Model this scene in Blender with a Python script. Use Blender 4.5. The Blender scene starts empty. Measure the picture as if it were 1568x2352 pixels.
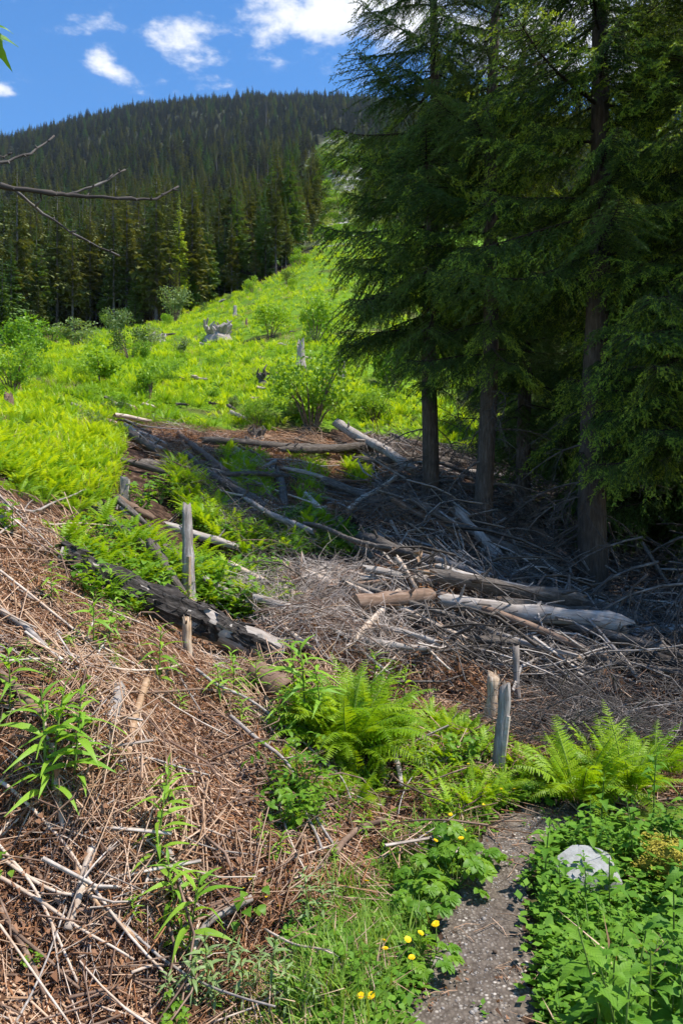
import bpy, math, random
import numpy as np
from mathutils import Matrix, Vector, Euler

R = math.radians
rng = np.random.default_rng(7)
random.seed(7)
SC = bpy.context.scene
COL = SC.collection
EYE = 1.6
F = 1568.0                      # focal length in photo units (photo is 1568 wide, 2352 high)

# ------------------------------------------------------------------ camera
cam_d = bpy.data.cameras.new('camera')
cam_d.sensor_fit = 'VERTICAL'; cam_d.sensor_height = 36; cam_d.sensor_width = 24; cam_d.lens = 24.0
cam_d.clip_start = 0.05; cam_d.clip_end = 6000
cam = bpy.data.objects.new('camera', cam_d); COL.objects.link(cam)
cam.location = (0, 0, EYE); cam.rotation_euler = (R(90), 0, 0)
SC.camera = cam

# ------------------------------------------------------------------ sun, sky, exposure
SUN_EL, SUN_AZ = 62.0, 96.0      # azimuth measured clockwise from the viewing direction (+Y)
el, az = R(SUN_EL), R(SUN_AZ)
sun_dir = Vector((math.sin(az) * math.cos(el), math.cos(az) * math.cos(el), math.sin(el)))
sd = bpy.data.lights.new('sun', 'SUN'); sd.energy = 5.0; sd.angle = R(0.55); sd.color = (1.0, 0.95, 0.87)
sun = bpy.data.objects.new('sun', sd); COL.objects.link(sun)
sun.rotation_euler = (-sun_dir).to_track_quat('-Z', 'Y').to_euler()
sun.location = sun_dir * 60

W = bpy.data.worlds.new('World'); SC.world = W; W.use_nodes = True
nt = W.node_tree; nt.nodes.clear()
def wn(t, **k):
    n = nt.nodes.new(t)
    for a, b in k.items(): setattr(n, a, b)
    return n
def wmath(op, a, b=None, c=None, clamp=False):
    n = wn('ShaderNodeMath', operation=op); n.use_clamp = clamp
    for i, v in enumerate((a, b, c)):
        if v is None: continue
        if isinstance(v, (int, float)): n.inputs[i].default_value = v
        else: nt.links.new(v, n.inputs[i])
    return n.outputs[0]
sky = wn('ShaderNodeTexSky'); sky.sky_type = 'NISHITA'; sky.sun_disc = False
sky.sun_elevation = el; sky.sun_rotation = az
sky.altitude = 1200; sky.air_density = 1.0; sky.dust_density = 0.25; sky.ozone_density = 2.5
hs = wn('ShaderNodeHueSaturation'); hs.inputs['Saturation'].default_value = 1.26; hs.inputs['Value'].default_value = 1.55
nt.links.new(sky.outputs[0], hs.inputs['Color'])
tc = wn('ShaderNodeTexCoord')
sep = wn('ShaderNodeSeparateXYZ'); nt.links.new(tc.outputs['Generated'], sep.inputs[0])
dz = wmath('MAXIMUM', sep.outputs[2], 0.04)
cx = wmath('DIVIDE', sep.outputs[0], dz); cy = wmath('DIVIDE', sep.outputs[1], dz)
comb = wn('ShaderNodeCombineXYZ'); nt.links.new(cx, comb.inputs[0]); nt.links.new(cy, comb.inputs[1])
n1 = wn('ShaderNodeTexNoise'); n1.inputs['Scale'].default_value = 8.0; n1.inputs['Detail'].default_value = 6; n1.inputs['Roughness'].default_value = 0.62
nt.links.new(comb.outputs[0], n1.inputs['Vector'])
n2 = wn('ShaderNodeTexNoise'); n2.inputs['Scale'].default_value = 19.0; n2.inputs['Detail'].default_value = 3; n2.inputs['Roughness'].default_value = 0.6
nt.links.new(comb.outputs[0], n2.inputs['Vector'])
def cpix(px, py):
    s, t = (px - 784) / F, (1176 - py) / F
    return s / t, 1 / t
blobs = []
for px, py, rx, ry, a in ((735, 40, .16, .10, 1.2), (930, 10, .18, .12, 1.2), (1330, 90, .36, .17, 1.1),
                          (432, 115, .075, .10, .80), (475, 190, .07, .05, .72), (185, 45, .075, .06, .56), (252, 155, .052, .09, .70), (8, 205, .042, .045, .95), (520, 75, .05, .022, .30)):
    blobs.append((*cpix(px, py), rx, ry, a))
rs = random.Random(3)
for k in range(7):           # the same broken cumulus over the rest of the sky
    ang = rs.uniform(0.75, 5.5); rr = rs.uniform(.5, 2.4)
    blobs.append((rr * math.sin(ang), rr * math.cos(ang), rs.uniform(.2, .4), rs.uniform(.2, .35), rs.uniform(.7, 1.1)))
field = None
for bx, by, rx, ry, a in blobs:
    dx = wmath('MULTIPLY_ADD', cx, 1 / rx, -bx / rx); dy = wmath('MULTIPLY_ADD', cy, 1 / ry, -by / ry)
    q = wmath('MULTIPLY_ADD', dx, dx, wmath('MULTIPLY', dy, dy))
    g = wmath('MULTIPLY', wmath('EXPONENT', wmath('MULTIPLY', q, -1.0)), a)
    field = g if field is None else wmath('MAXIMUM', field, g)
nn = wmath('MULTIPLY_ADD', n1.outputs['Fac'], 2.6, -1.32)
nn = wmath('MULTIPLY_ADD', n2.outputs['Fac'], 0.8, wmath('ADD', nn, -0.40))
dens = wmath('ADD', field, nn)
mr = wn('ShaderNodeMapRange'); mr.interpolation_type = 'SMOOTHSTEP'
mr.inputs['From Min'].default_value = 0.22; mr.inputs['From Max'].default_value = 1.15
nt.links.new(dens, mr.inputs['Value'])
gate = wmath('MULTIPLY', mr.outputs[0], wmath('MULTIPLY', field, 7.0, clamp=True))
mix = wn('ShaderNodeMix', data_type='RGBA'); mix.inputs[7].default_value = (6.6, 6.7, 7.0, 1)
nt.links.new(gate, mix.inputs[0]); nt.links.new(hs.outputs[0], mix.inputs[6])
bg = wn('ShaderNodeBackground'); bg.inputs['Strength'].default_value = 0.10
nt.links.new(mix.outputs[2], bg.inputs['Color'])
wo = wn('ShaderNodeOutputWorld'); nt.links.new(bg.outputs[0], wo.inputs['Surface'])

SC.view_settings.view_transform = 'Standard'; SC.view_settings.look = 'None'
SC.view_settings.exposure = 0.75; SC.view_settings.gamma = 1.0; SC.view_settings.use_curve_mapping = False
SC.render.engine = 'CYCLES'
W.cycles.sampling_method = 'MANUAL'; W.cycles.sample_map_resolution = 512
SC.cycles.use_adaptive_sampling = True; SC.cycles.adaptive_threshold = 0.03
SC.cycles.max_bounces = 4; SC.cycles.diffuse_bounces = 3; SC.cycles.glossy_bounces = 2; SC.cycles.transmission_bounces = 3
SC.cycles.transparent_max_bounces = 4; SC.cycles.caustics_reflective = False; SC.cycles.caustics_refractive = False
SC.cycles.use_denoising = True
SC.cycles.sample_clamp_indirect = 6.0

# ------------------------------------------------------------------ materials
MATS = {}
def newmat(name):
    m = bpy.data.materials.new(name); m.use_nodes = True
    t = m.node_tree; t.nodes.clear()
    MATS[name] = m
    return m, t
def mixrgb(t, fac, a, b):
    n = t.nodes.new('ShaderNodeMix'); n.data_type = 'RGBA'
    for i, v in ((0, fac), (6, a), (7, b)):
        if isinstance(v, (int, float)): n.inputs[i].default_value = v
        elif isinstance(v, tuple): n.inputs[i].default_value = (*v, 1)
        else: t.links.new(v, n.inputs[i])
    return n.outputs[2]
def noise(t, vec, scale, detail=4, rough=.6, mapscale=None):
    n = t.nodes.new('ShaderNodeTexNoise'); n.inputs['Scale'].default_value = scale
    n.inputs['Detail'].default_value = detail; n.inputs['Roughness'].default_value = rough
    if mapscale:
        mp = t.nodes.new('ShaderNodeMapping'); mp.inputs['Scale'].default_value = mapscale
        t.links.new(vec, mp.inputs[0]); vec = mp.outputs[0]
    t.links.new(vec, n.inputs['Vector'])
    return n.outputs['Fac']
def ramp(t, v, stops):
    n = t.nodes.new('ShaderNodeValToRGB')
    cr = n.color_ramp
    while len(cr.elements) < len(stops): cr.elements.new(.5)
    for e, (p, c) in zip(cr.elements, stops):
        e.position = p; e.color = (*c, 1) if isinstance(c, tuple) else (c, c, c, 1)
    t.links.new(v, n.inputs[0])
    return n.outputs[0]
def finish(t, color, rough=.8, bump=None, bstr=.4, bdist=.01, transl=0.0, tcol=None, spec=.3):
    p = t.nodes.new('ShaderNodeBsdfPrincipled')
    p.inputs['Roughness'].default_value = rough; p.inputs['Specular IOR Level'].default_value = spec
    if isinstance(color, tuple): p.inputs['Base Color'].default_value = (*color, 1)
    else: t.links.new(color, p.inputs['Base Color'])
    if bump is not None:
        b = t.nodes.new('ShaderNodeBump'); b.inputs['Strength'].default_value = bstr; b.inputs['Distance'].default_value = bdist
        t.links.new(bump, b.inputs['Height']); t.links.new(b.outputs[0], p.inputs['Normal'])
    o = t.nodes.new('ShaderNodeOutputMaterial')
    if transl > 0:
        tr = t.nodes.new('ShaderNodeBsdfTranslucent')
        if isinstance(tcol, tuple): tr.inputs[0].default_value = (*tcol, 1)
        else: t.links.new(tcol if tcol is not None else color, tr.inputs[0])
        mx = t.nodes.new('ShaderNodeMixShader'); mx.inputs[0].default_value = transl
        t.links.new(p.outputs[0], mx.inputs[1]); t.links.new(tr.outputs[0], mx.inputs[2])
        t.links.new(mx.outputs[0], o.inputs[0])
    else: t.links.new(p.outputs[0], o.inputs[0])
def objrand(t):                  # varies from object to object, and from piece to piece inside a mass
    a = t.nodes.new('ShaderNodeAttribute'); a.attribute_name = 'rnd'
    m = t.nodes.new('ShaderNodeMath'); m.operation = 'ADD'
    t.links.new(t.nodes.new('ShaderNodeObjectInfo').outputs['Random'], m.inputs[0]); t.links.new(a.outputs['Fac'], m.inputs[1])
    f = t.nodes.new('ShaderNodeMath'); f.operation = 'FRACT'; t.links.new(m.outputs[0], f.inputs[0])
    return f.outputs[0]
def pos(t): return t.nodes.new('ShaderNodeNewGeometry').outputs['Position']
def oco(t): return t.nodes.new('ShaderNodeTexCoord').outputs['Object']

def leafmat(name, a, b, transl=.38, rough=.5, spec=.35, tgain=1.15, nscale=0, vein=False):
    m, t = newmat(name)
    f = objrand(t)
    c = mixrgb(t, f, a, b)
    if nscale:
        c = mixrgb(t, ramp(t, noise(t, pos(t), nscale, 3), [(.3, 0.0), (.7, 1.0)]), c, tuple(x * .62 for x in a))
    if vein:                                  # side veins of the leaf blade
        s3 = t.nodes.new('ShaderNodeSeparateXYZ'); t.links.new(oco(t), s3.inputs[0])
        ab = t.nodes.new('ShaderNodeMath'); ab.operation = 'ABSOLUTE'; t.links.new(s3.outputs[1], ab.inputs[0])
        q = t.nodes.new('ShaderNodeMath'); q.operation = 'MULTIPLY_ADD'; q.inputs[1].default_value = -1.1; t.links.new(ab.outputs[0], q.inputs[0]); t.links.new(s3.outputs[0], q.inputs[2])
        k = t.nodes.new('ShaderNodeMath'); k.operation = 'MULTIPLY'; k.inputs[1].default_value = 52; t.links.new(q.outputs[0], k.inputs[0])
        w_ = t.nodes.new('ShaderNodeMath'); w_.operation = 'SINE'; t.links.new(k.outputs[0], w_.inputs[0])
        c = mixrgb(t, ramp(t, w_.outputs[0], [(.2, 0.0), (1, .45)]), c, tuple(x * .5 for x in a))
    tc_ = mixrgb(t, f, tuple(min(1, x * tgain * k) for x, k in zip(a, (1.35, 1.15, .5))), tuple(min(1, x * tgain * k) for x, k in zip(b, (1.35, 1.15, .5))))
    finish(t, c, rough, transl=transl, tcol=tc_, spec=spec)
    return m
leafmat('nettle_leaf', (.085, .21, .018), (.16, .31, .028), .36, .6, .22, vein=True)
leafmat('fireweed_leaf', (.16, .33, .028), (.27, .45, .045), .44)
leafmat('fern_leaf', (.17, .33, .008), (.30, .44, .014), .46)
leafmat('shrub_leaf', (.10, .24, .016), (.20, .35, .026), .45, vein=True)
leafmat('pale_leaf', (.17, .26, .09), (.25, .35, .13), .35)
leafmat('meadow_leaf', (.26, .42, .010), (.42, .54, .018), .44)
leafmat('meadow_dark', (.14, .29, .012), (.24, .39, .018), .42)
leafmat('meadow_olive', (.17, .21, .045), (.28, .30, .08), .35)
leafmat('grass_blade', (.14, .27, .03), (.26, .38, .06), .42)
leafmat('bush_leaf', (.13, .27, .02), (.26, .42, .03), .42)
leafmat('grey_bush_leaf', (.13, .20, .06), (.22, .30, .10), .36)
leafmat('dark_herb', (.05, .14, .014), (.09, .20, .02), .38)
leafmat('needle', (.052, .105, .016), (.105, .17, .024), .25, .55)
leafmat('needle_tip', (.20, .31, .026), (.30, .40, .036), .3, .5)  # pale new growth, brightened further to stand for sunlit bough tips
leafmat('forest_needle', (.060, .088, .018), (.140, .150, .030), .18, .7)
leafmat('forest_needle_green', (.055, .120, .022), (.105, .175, .03), .2, .7)
leafmat('forest_needle_brown', (.030, .040, .022), (.062, .062, .034), .12, .7)
leafmat('petal_yellow', (.85, .55, .005), (.9, .62, .01), .25, .6)
leafmat('straw', (.32, .19, .11), (.60, .43, .31), .15, .8, .1)
leafmat('dead_fern', (.16, .078, .044), (.33, .18, .105), .2, .85, .1)
leafmat('moss', (.27, .245, .04), (.43, .37, .065), .25, .9, .1)

def barkmat(name, a, b, c, ms=(1, 6, 6), scale=6, bstr=.7, bdist=.012, lich=None, rough=.9):
    m, t = newmat(name)
    v = oco(t)
    n = noise(t, v, scale, 6, .65, ms)
    col = ramp(t, n, [(.28, a), (.5, b), (.72, c)])
    n2 = noise(t, pos(t), 5, 4)
    col = mixrgb(t, ramp(t, n2, [(.45, 0.0), (.7, .6)]), col, lich or tuple(x * .55 for x in b))
    f = objrand(t)
    col = mixrgb(t, f, col, mixrgb(t, .45, col, tuple(x * .5 for x in b)))
    finish(t, col, rough, n, bstr, bdist, spec=.15)
    return m
barkmat('spruce_bark', (.035, .024, .018), (.105, .078, .060), (.19, .155, .13), (7, 7, 1.1), 5, .9, .03)
barkmat('grey_wood', (.16, .13, .115), (.33, .29, .26), (.52, .475, .44), (1.2, 9, 9), 5, .5, .006, (.20, .15, .11))
barkmat('grey_upright', (.11, .09, .08), (.30, .265, .24), (.55, .50, .465), (10, 10, 1.0), 5, .8, .010, (.17, .12, .09))
barkmat('orange_upright', (.22, .12, .06), (.47, .34, .23), (.66, .57, .47), (10, 10, 1.2), 5, .7, .008)
barkmat('dark_upright', (.035, .028, .024), (.13, .11, .10), (.30, .27, .25), (10, 10, 1.2), 5, .9, .012)
barkmat('pale_wood', (.34, .25, .18), (.55, .44, .35), (.72, .64, .57), (1.2, 9, 9), 5, .35, .004, (.34, .20, .11))
barkmat('brown_wood', (.10, .06, .04), (.21, .135, .095), (.34, .25, .19), (1.2, 8, 8), 6, .6, .008)
barkmat('dark_log', (.045, .036, .030), (.12, .10, .086), (.24, .21, .185), (2, 8, 8), 5, .9, .02)
barkmat('charred', (.012, .010, .009), (.045, .038, .034), (.15, .135, .125), (2, 9, 9), 5, 1.0, .025)
barkmat('orange_wood', (.20, .10, .05), (.42, .27, .16), (.62, .49, .36), (1.2, 8, 8), 6, .5, .006)
def twigmat(name, a, b, rough=.85):
    m, t = newmat(name)
    f = objrand(t); n = noise(t, pos(t), 14, 3)
    finish(t, mixrgb(t, ramp(t, n, [(.3, 0.0), (.7, 1.0)]), mixrgb(t, f, a, b), tuple(x * .5 for x in a)), rough, spec=.12)
twigmat('twig_pale', (.40, .32, .265), (.70, .62, .56))  # bleached wood, brightened further to stand for sun on the slash
twigmat('twig_grey', (.085, .073, .065), (.23, .205, .19))  # grey wood, darkened to stand for shade in the slash
twigmat('twig_brown', (.17, .105, .075), (.32, .22, .165))
twigmat('twig_red', (.26, .11, .05), (.48, .25, .12))
twigmat('spruce_twig', (.045, .032, .024), (.085, .062, .045))
twigmat('dead_twig', (.09, .075, .066), (.22, .195, .175))
twigmat('green_stem', (.12, .20, .04), (.20, .28, .06), .6)
twigmat('forest_trunk', (.10, .085, .075), (.22, .20, .185))

def ringmat():
    m, t = newmat('cut_end')
    v = oco(t)
    s = t.nodes.new('ShaderNodeSeparateXYZ'); t.links.new(v, s.inputs[0])
    c = t.nodes.new('ShaderNodeCombineXYZ'); t.links.new(s.outputs[1], c.inputs[1]); t.links.new(s.outputs[2], c.inputs[2])
    ln = t.nodes.new('ShaderNodeVectorMath'); ln.operation = 'LENGTH'; t.links.new(c.outputs[0], ln.inputs[0])
    w = t.nodes.new('ShaderNodeMath'); w.operation = 'SINE'
    k = t.nodes.new('ShaderNodeMath'); k.operation = 'MULTIPLY_ADD'; k.inputs[1].default_value = 700
    t.links.new(ln.outputs['Value'], k.inputs[0]); t.links.new(noise(t, v, 30), k.inputs[2]); t.links.new(k.outputs[0], w.inputs[0])
    col = mixrgb(t, ramp(t, w.outputs[0], [(0, 0.0), (1, .5)]), (.30, .20, .13), (.15, .09, .06))
    finish(t, col, .9, noise(t, v, 60), .4, .004, spec=.1)
ringmat()

def groundmat():
    m, t = newmat('ground_soil')
    p = pos(t)
    at = t.nodes.new('ShaderNodeAttribute'); at.attribute_name = 'green'
    n = noise(t, p, 9, 8, .7)
    lit = ramp(t, n, [(.3, (.010, .007, .005)), (.48, (.038, .021, .014)), (.6, (.095, .058, .040)), (.72, (.22, .15, .11))])  # soil tones darkened so that gaps in the litter look shaded
    g = ramp(t, noise(t, p, 5, 6, .7), [(.3, (.035, .07, .008)), (.55, (.12, .22, .012)), (.75, (.20, .30, .02))])
    r = t.nodes.new('ShaderNodeAttribute'); r.attribute_name = 'rock'
    rk = ramp(t, noise(t, p, .35, 8, .75), [(.42, (.07, .11, .02)), (.5, (.11, .13, .05)), (.56, (.30, .29, .27)), (.7, (.5, .49, .47))])
    col = mixrgb(t, at.outputs['Fac'], lit, g)
    col = mixrgb(t, r.outputs['Fac'], col, rk)
    finish(t, col, .95, n, .8, .03, spec=.1)
    m, t = newmat('hill_soil')
    p = pos(t)
    r = t.nodes.new('ShaderNodeAttribute'); r.attribute_name = 'rock'
    g = ramp(t, noise(t, p, .12, 8, .7), [(.35, (.02, .026, .010)), (.6, (.045, .045, .022))])
    rk = ramp(t, noise(t, p, .09, 9, .78), [(.40, (.045, .075, .018)), (.5, (.10, .12, .05)), (.58, (.26, .25, .23)), (.72, (.5, .49, .47))])
    at = t.nodes.new('ShaderNodeAttribute'); at.attribute_name = 'green'
    col = mixrgb(t, at.outputs['Fac'], mixrgb(t, r.outputs['Fac'], g, rk), (.13, .25, .02))
    finish(t, col, .95, noise(t, p, .5, 6), .8, .6, spec=.05)
    m, t = newmat('path_gravel')
    p = pos(t)
    vo = t.nodes.new('ShaderNodeTexVoronoi'); vo.inputs['Scale'].default_value = 75; t.links.new(p, vo.inputs['Vector'])
    sc_ = t.nodes.new('ShaderNodeSeparateColor'); t.links.new(vo.outputs['Color'], sc_.inputs[0])
    st = ramp(t, sc_.outputs[0], [(0, (.075, .06, .048)), (.5, (.175, .148, .123)), (.8, (.31, .27, .225)), (1, (.5, .45, .40))])
    so = ramp(t, noise(t, p, 30, 6), [(.3, (.042, .032, .025)), (.7, (.145, .117, .094))])
    big = ramp(t, noise(t, p, 5.5, 6, .7), [(.42, 0.0), (.60, 1.0)])
    col = mixrgb(t, ramp(t, vo.outputs['Distance'], [(.25, 1.0), (.6, 0.0)]), so, st)
    col = mixrgb(t, big, mixrgb(t, .85, col, so), col)
    inv = t.nodes.new('ShaderNodeMath'); inv.operation = 'SUBTRACT'; inv.inputs[0].default_value = 1
    t.links.new(vo.outputs['Distance'], inv.inputs[1])
    finish(t, col, .92, inv.outputs[0], .7, .006, spec=.15)
groundmat()
def stonemat(name, a, b, c, scale=12, bstr=.7):
    m, t = newmat(name)
    v = oco(t)
    n = noise(t, v, scale, 8, .7); n2 = noise(t, v, scale * .25, 3)
    col = ramp(t, n, [(.3, a), (.5, b), (.7, c)])
    col = mixrgb(t, ramp(t, n2, [(.4, 0.0), (.65, .5)]), col, tuple(x * .6 for x in b))
    col = mixrgb(t, objrand(t), col, mixrgb(t, .5, col, a))
    finish(t, col, .9, n, bstr, .012, spec=.2)
stonemat('rock_pale', (.10, .10, .095), (.31, .31, .30), (.48, .48, .47), 9)
stonemat('pebble', (.13, .11, .10), (.30, .27, .245), (.50, .47, .44), 40)
stonemat('soil_clod', (.04, .03, .022), (.09, .062, .045), (.17, .12, .09), 20)

# ------------------------------------------------------------------ mesh helpers
class G:
    def __init__(s): s.v = []; s.f = []; s.m = []
    def add(s, vs, fs, m=0):
        o = len(s.v); s.v.extend([tuple(p) for p in vs]); s.f.extend([tuple(i + o for i in f) for f in fs]); s.m.extend([m] * len(fs))
    def tris(s, A, m=0):                      # A: n x 3 x 3
        A = np.asarray(A); n = len(A); o = len(s.v)
        s.v.extend(map(tuple, A.reshape(-1, 3).tolist()))
        s.f.extend([(o + 3 * i, o + 3 * i + 1, o + 3 * i + 2) for i in range(n)]); s.m.extend([m] * n)
    def tube(s, pts, rad, n=6, m=0, jit=0.0, cap=True, capm=None, rnd=random):
        pts = [Vector(p) for p in pts]
        o = len(s.v); K = len(pts)
        up = Vector((0, 0, 1)); prev = None
        phase = [1 + jit * rnd.uniform(-1, 1) for _ in range(n)]
        for i, p in enumerate(pts):
            d = (pts[min(i + 1, K - 1)] - pts[max(i - 1, 0)])
            d = d.normalized() if d.length > 1e-9 else Vector((0, 0, 1))
            if prev is None:
                a = d.orthogonal().normalized() if abs(d.z) > .95 else d.cross(up).normalized()
            else:
                a = (prev - d * prev.dot(d)).normalized()
            prev = a; b = d.cross(a)
            r = rad[i] if hasattr(rad, '__len__') else rad
            for k in range(n):
                an = 2 * math.pi * k / n
                rr = r * (phase[k] + jit * .5 * rnd.uniform(-1, 1))
                q = p + (a * math.cos(an) + b * math.sin(an)) * rr
                s.v.append((q.x, q.y, q.z))
        for i in range(K - 1):
            for k in range(n):
                k2 = (k + 1) % n
                s.f.append((o + i * n + k, o + i * n + k2, o + (i + 1) * n + k2, o + (i + 1) * n + k)); s.m.append(m)
        if cap:
            s.f.append(tuple(o + k for k in reversed(range(n)))); s.m.append(m if capm is None else capm)
            s.f.append(tuple(o + (K - 1) * n + k for k in range(n))); s.m.append(m if capm is None else capm)
    def mesh(s, name, mats, smooth=False):
        me = bpy.data.meshes.new(name); me.from_pydata(s.v, [], s.f)
        for mm in ([mats] if isinstance(mats, str) else mats): me.materials.append(MATS[mm])
        me.polygons.foreach_set('material_index', s.m)
        if smooth: me.polygons.foreach_set('use_smooth', [True] * len(s.f))
        me.update(); return me
def obj(name, me, parent=None, loc=None, rot=None, scale=None, mat=None):
    o = bpy.data.objects.new(name, me); COL.objects.link(o)
    if parent is not None: o.parent = parent
    if mat is not None: o.matrix_basis = mat
    else:
        if loc is not None: o.location = loc
        if rot is not None: o.rotation_euler = rot
        if scale is not None: o.scale = (scale,) * 3 if isinstance(scale, (int, float)) else scale
    return o
def tag(o, label, cat, group=None, kind=None):
    o['label'] = label; o['category'] = cat
    if group: o['group'] = group
    if kind: o['kind'] = kind
    return o
def thing(name, label, cat, loc=(0, 0, 0), rot=(0, 0, 0), scale=1.0, group=None):
    return tag(obj(name, None, None, loc, rot, scale), label, cat, group)

# ------------------------------------------------------------------ terrain
def _lat(ix, iy, seed):
    h = (ix.astype(np.int64) * 374761393 + iy.astype(np.int64) * 668265263 + seed * 974711) & 0xffffffff
    h = ((h ^ (h >> 13)) * 1274126177) & 0xffffffff
    return ((h ^ (h >> 16)) & 0xffff) / 65535.0
def vnoise(x, y, seed=0):
    ix, iy = np.floor(x), np.floor(y); fx, fy = x - ix, y - iy
    fx = fx * fx * (3 - 2 * fx); fy = fy * fy * (3 - 2 * fy)
    a = _lat(ix, iy, seed); b = _lat(ix + 1, iy, seed); c = _lat(ix, iy + 1, seed); d = _lat(ix + 1, iy + 1, seed)
    return (a * (1 - fx) + b * fx) * (1 - fy) + (c * (1 - fx) + d * fx) * fy
def fbm(x, y, o=4, seed=0):
    s = 0; a = .5
    for k in range(o):
        s = s + a * (vnoise(x * 2 ** k, y * 2 ** k, seed + k) - .5); a *= .5
    return s
CP = []                                    # (s = x/y, y, z)
for s_, y_, z_ in ((.1, .8, 0), (-.4, .8, 0), (.6, .8, 0), (-1.1, .8, .15), (1.1, .8, 0), (.2, 2.1, 0), (-.05, 2.3, 0), (-.25, 2.3, .02), (-.5, 2.0, .03), (.5, 2.1, .02), (.9, 2, .05),
                   (.25, 3.2, 0), (.28, 3.6, 0), (.42, 3.9, 0), (.6, 4, 0), (1.1, 4, 0), (.36, 4.3, 0), (.37, 5, .02), (.37, 7, .04), (.37, 9.5, 0.02), (.6, 6, 0), (.6, 9, .1), (1.1, 8, .2),
                   (.48, 3.0, .06), (.48, 2.4, .03), (.8, 3.1, .1), (-.75, 2.0, .5), (-.75, 3, 1.25), (-.75, 5, 2.2), (-1.1, 2.2, .9), (-1.1, 5, 2.7), (-1.1, 14, 5), (-1.1, 80, 23), (-1.1, 400, 170), (-1.1, 1000, 500), (-1.1, 1600, 600),
                   (1.1, 16, 1.5), (1.1, 50, 8), (1.1, 250, 90), (1.1, 1100, 480), (1.1, 1600, 560)):
    CP.append((s_, y_, z_))
for px, py, d in ((0, 1850, 2.6), (0, 1500, 3.2), (0, 1250, 4.0), (0, 1110, 5.3), (0, 1000, 9), (0, 900, 18), (0, 800, 75), (-200, 800, 75), (-200, 1000, 9),
                  (200, 2220, 2.3), (200, 1800, 2.75), (200, 1500, 3.6), (200, 1300, 4.9), (200, 1160, 6.8), (200, 1000, 11),
                  (400, 2240, 2.35), (400, 1900, 2.95), (400, 1600, 3.9), (400, 1450, 5.0), (430, 1350, 6.2), (450, 1200, 9),
                  (620, 2100, 2.62), (620, 1900, 3.1), (620, 1700, 3.9), (620, 1500, 5.7), (620, 1350, 7.5), (620, 1250, 9), (620, 1100, 12.5), (620, 1000, 17),
                  (800, 2060, 2.85), (800, 1850, 3.6), (800, 1700, 4.3), (800, 1550, 5.4), (800, 1400, 7.3), (800, 1280, 9.2), (800, 1150, 13), (800, 1010, 18),
                  (1000, 1870, 3.6), (1000, 1700, 4.4), (1000, 1600, 5.3), (1000, 1450, 7), (1000, 1300, 9.3), (1000, 1195, 12.4), (1000, 1110, 15.2), (1000, 1050, 18.5),
                  (1130, 1760, 4.2), (1140, 1600, 5.5), (1112, 1285, 10.8), (1200, 1400, 8.6), (1200, 1300, 11),
                  (1360, 1300, 13), (1360, 1200, 16), (1360, 1100, 25), (1360, 900, 50), (1360, 700, 100), (1360, 500, 250), (1360, 300, 1150), (1360, 340, 1600),
                  (300, 1000, 13.5), (300, 900, 20), (300, 800, 38), (300, 765, 75), (500, 900, 22), (500, 800, 37), (500, 720, 62), (500, 695, 95),
                  (700, 900, 22), (700, 800, 34), (700, 700, 52), (700, 620, 85), (720, 565, 120), (740, 500, 190), (740, 400, 380), (740, 310, 700),
                  (950, 950, 24), (950, 850, 32), (950, 700, 55), (950, 500, 190), (950, 400, 380), (950, 255, 1150), (950, 320, 1600),
                  (0, 700, 130), (0, 600, 230), (0, 500, 380), (0, 400, 620), (0, 340, 950), (0, 390, 1500), (-200, 385, 950), (-200, 600, 230),
                  (300, 690, 120), (300, 600, 210), (300, 500, 340), (300, 400, 520), (300, 320, 760), (300, 262, 1080), (300, 330, 1600),
                  (550, 650, 125), (550, 500, 330), (550, 350, 640), (550, 240, 1120), (550, 310, 1600), (750, 242, 1150), (750, 310, 1600)):
    CP.append(((px - 784) / F, d, EYE + (1176 - py) / F * d))
CP = np.array(CP)
cs, cL, cw = CP[:, 0] * 2.2, np.log(CP[:, 1]), CP[:, 2] / CP[:, 1]
def kern(d2): return np.sqrt(d2 + .02)
A_ = kern((cs[:, None] - cs[None]) ** 2 + (cL[:, None] - cL[None]) ** 2)
N_ = len(cs); Q_ = np.c_[np.ones(N_), cs, cL]
Msys = np.block([[A_ - np.eye(N_) * 1e-3, Q_], [Q_.T, np.zeros((3, 3))]])
sol = np.linalg.solve(Msys, np.r_[cw, 0, 0, 0])
NS, NL = 300, 480
S0, S1, L0, L1 = -1.1, 1.1, math.log(.45), math.log(1700)
gs = np.linspace(S0, S1, NS); gl = np.linspace(L0, L1, NL)
SS, LL = np.meshgrid(gs, gl)               # rows: L, cols: s
w = np.zeros_like(SS)
for i in range(N_):
    w += sol[i] * kern((SS * 2.2 - cs[i]) ** 2 + (LL - cL[i]) ** 2)
w += sol[N_] + sol[N_ + 1] * SS * 2.2 + sol[N_ + 2] * LL
YY = np.exp(LL); XX = SS * YY; ZZ = w * YY
PATH = np.array([(.28, .5, .23), (.30, 1.0, .23), (.36, 1.6, .22), (.40, 2.13, .198), (.495, 2.45, .18), (.62, 2.87, .152), (.76, 3.2, .142), (.97, 3.5, .14), (1.3, 3.74, .14), (1.75, 3.88, .15), (2.6, 4.05, .16), (4, 4.3, .17)])
PF = []
for i in range(len(PATH) - 1):
    for k in range(12): PF.append(PATH[i] + (PATH[i + 1] - PATH[i]) * k / 12)
PF = np.array(PF)
def path_dist(x, y):
    d = np.full(np.shape(x), 1e9)
    for px_, py_, hw in PF: d = np.minimum(d, np.hypot(x - px_, y - py_) - hw)
    return d
pmask = np.ones_like(YY); near = YY < 8
pmask[near] = np.clip((path_dist(XX[near], YY[near]) + .02) / .35, .08, 1)
def pix0(x, y, z): return 784 + x / y * F, 1176 - (z - EYE) / y * F
ss_ = lambda a, b, v: np.clip((v - a) / (b - a), 0, 1)
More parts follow.
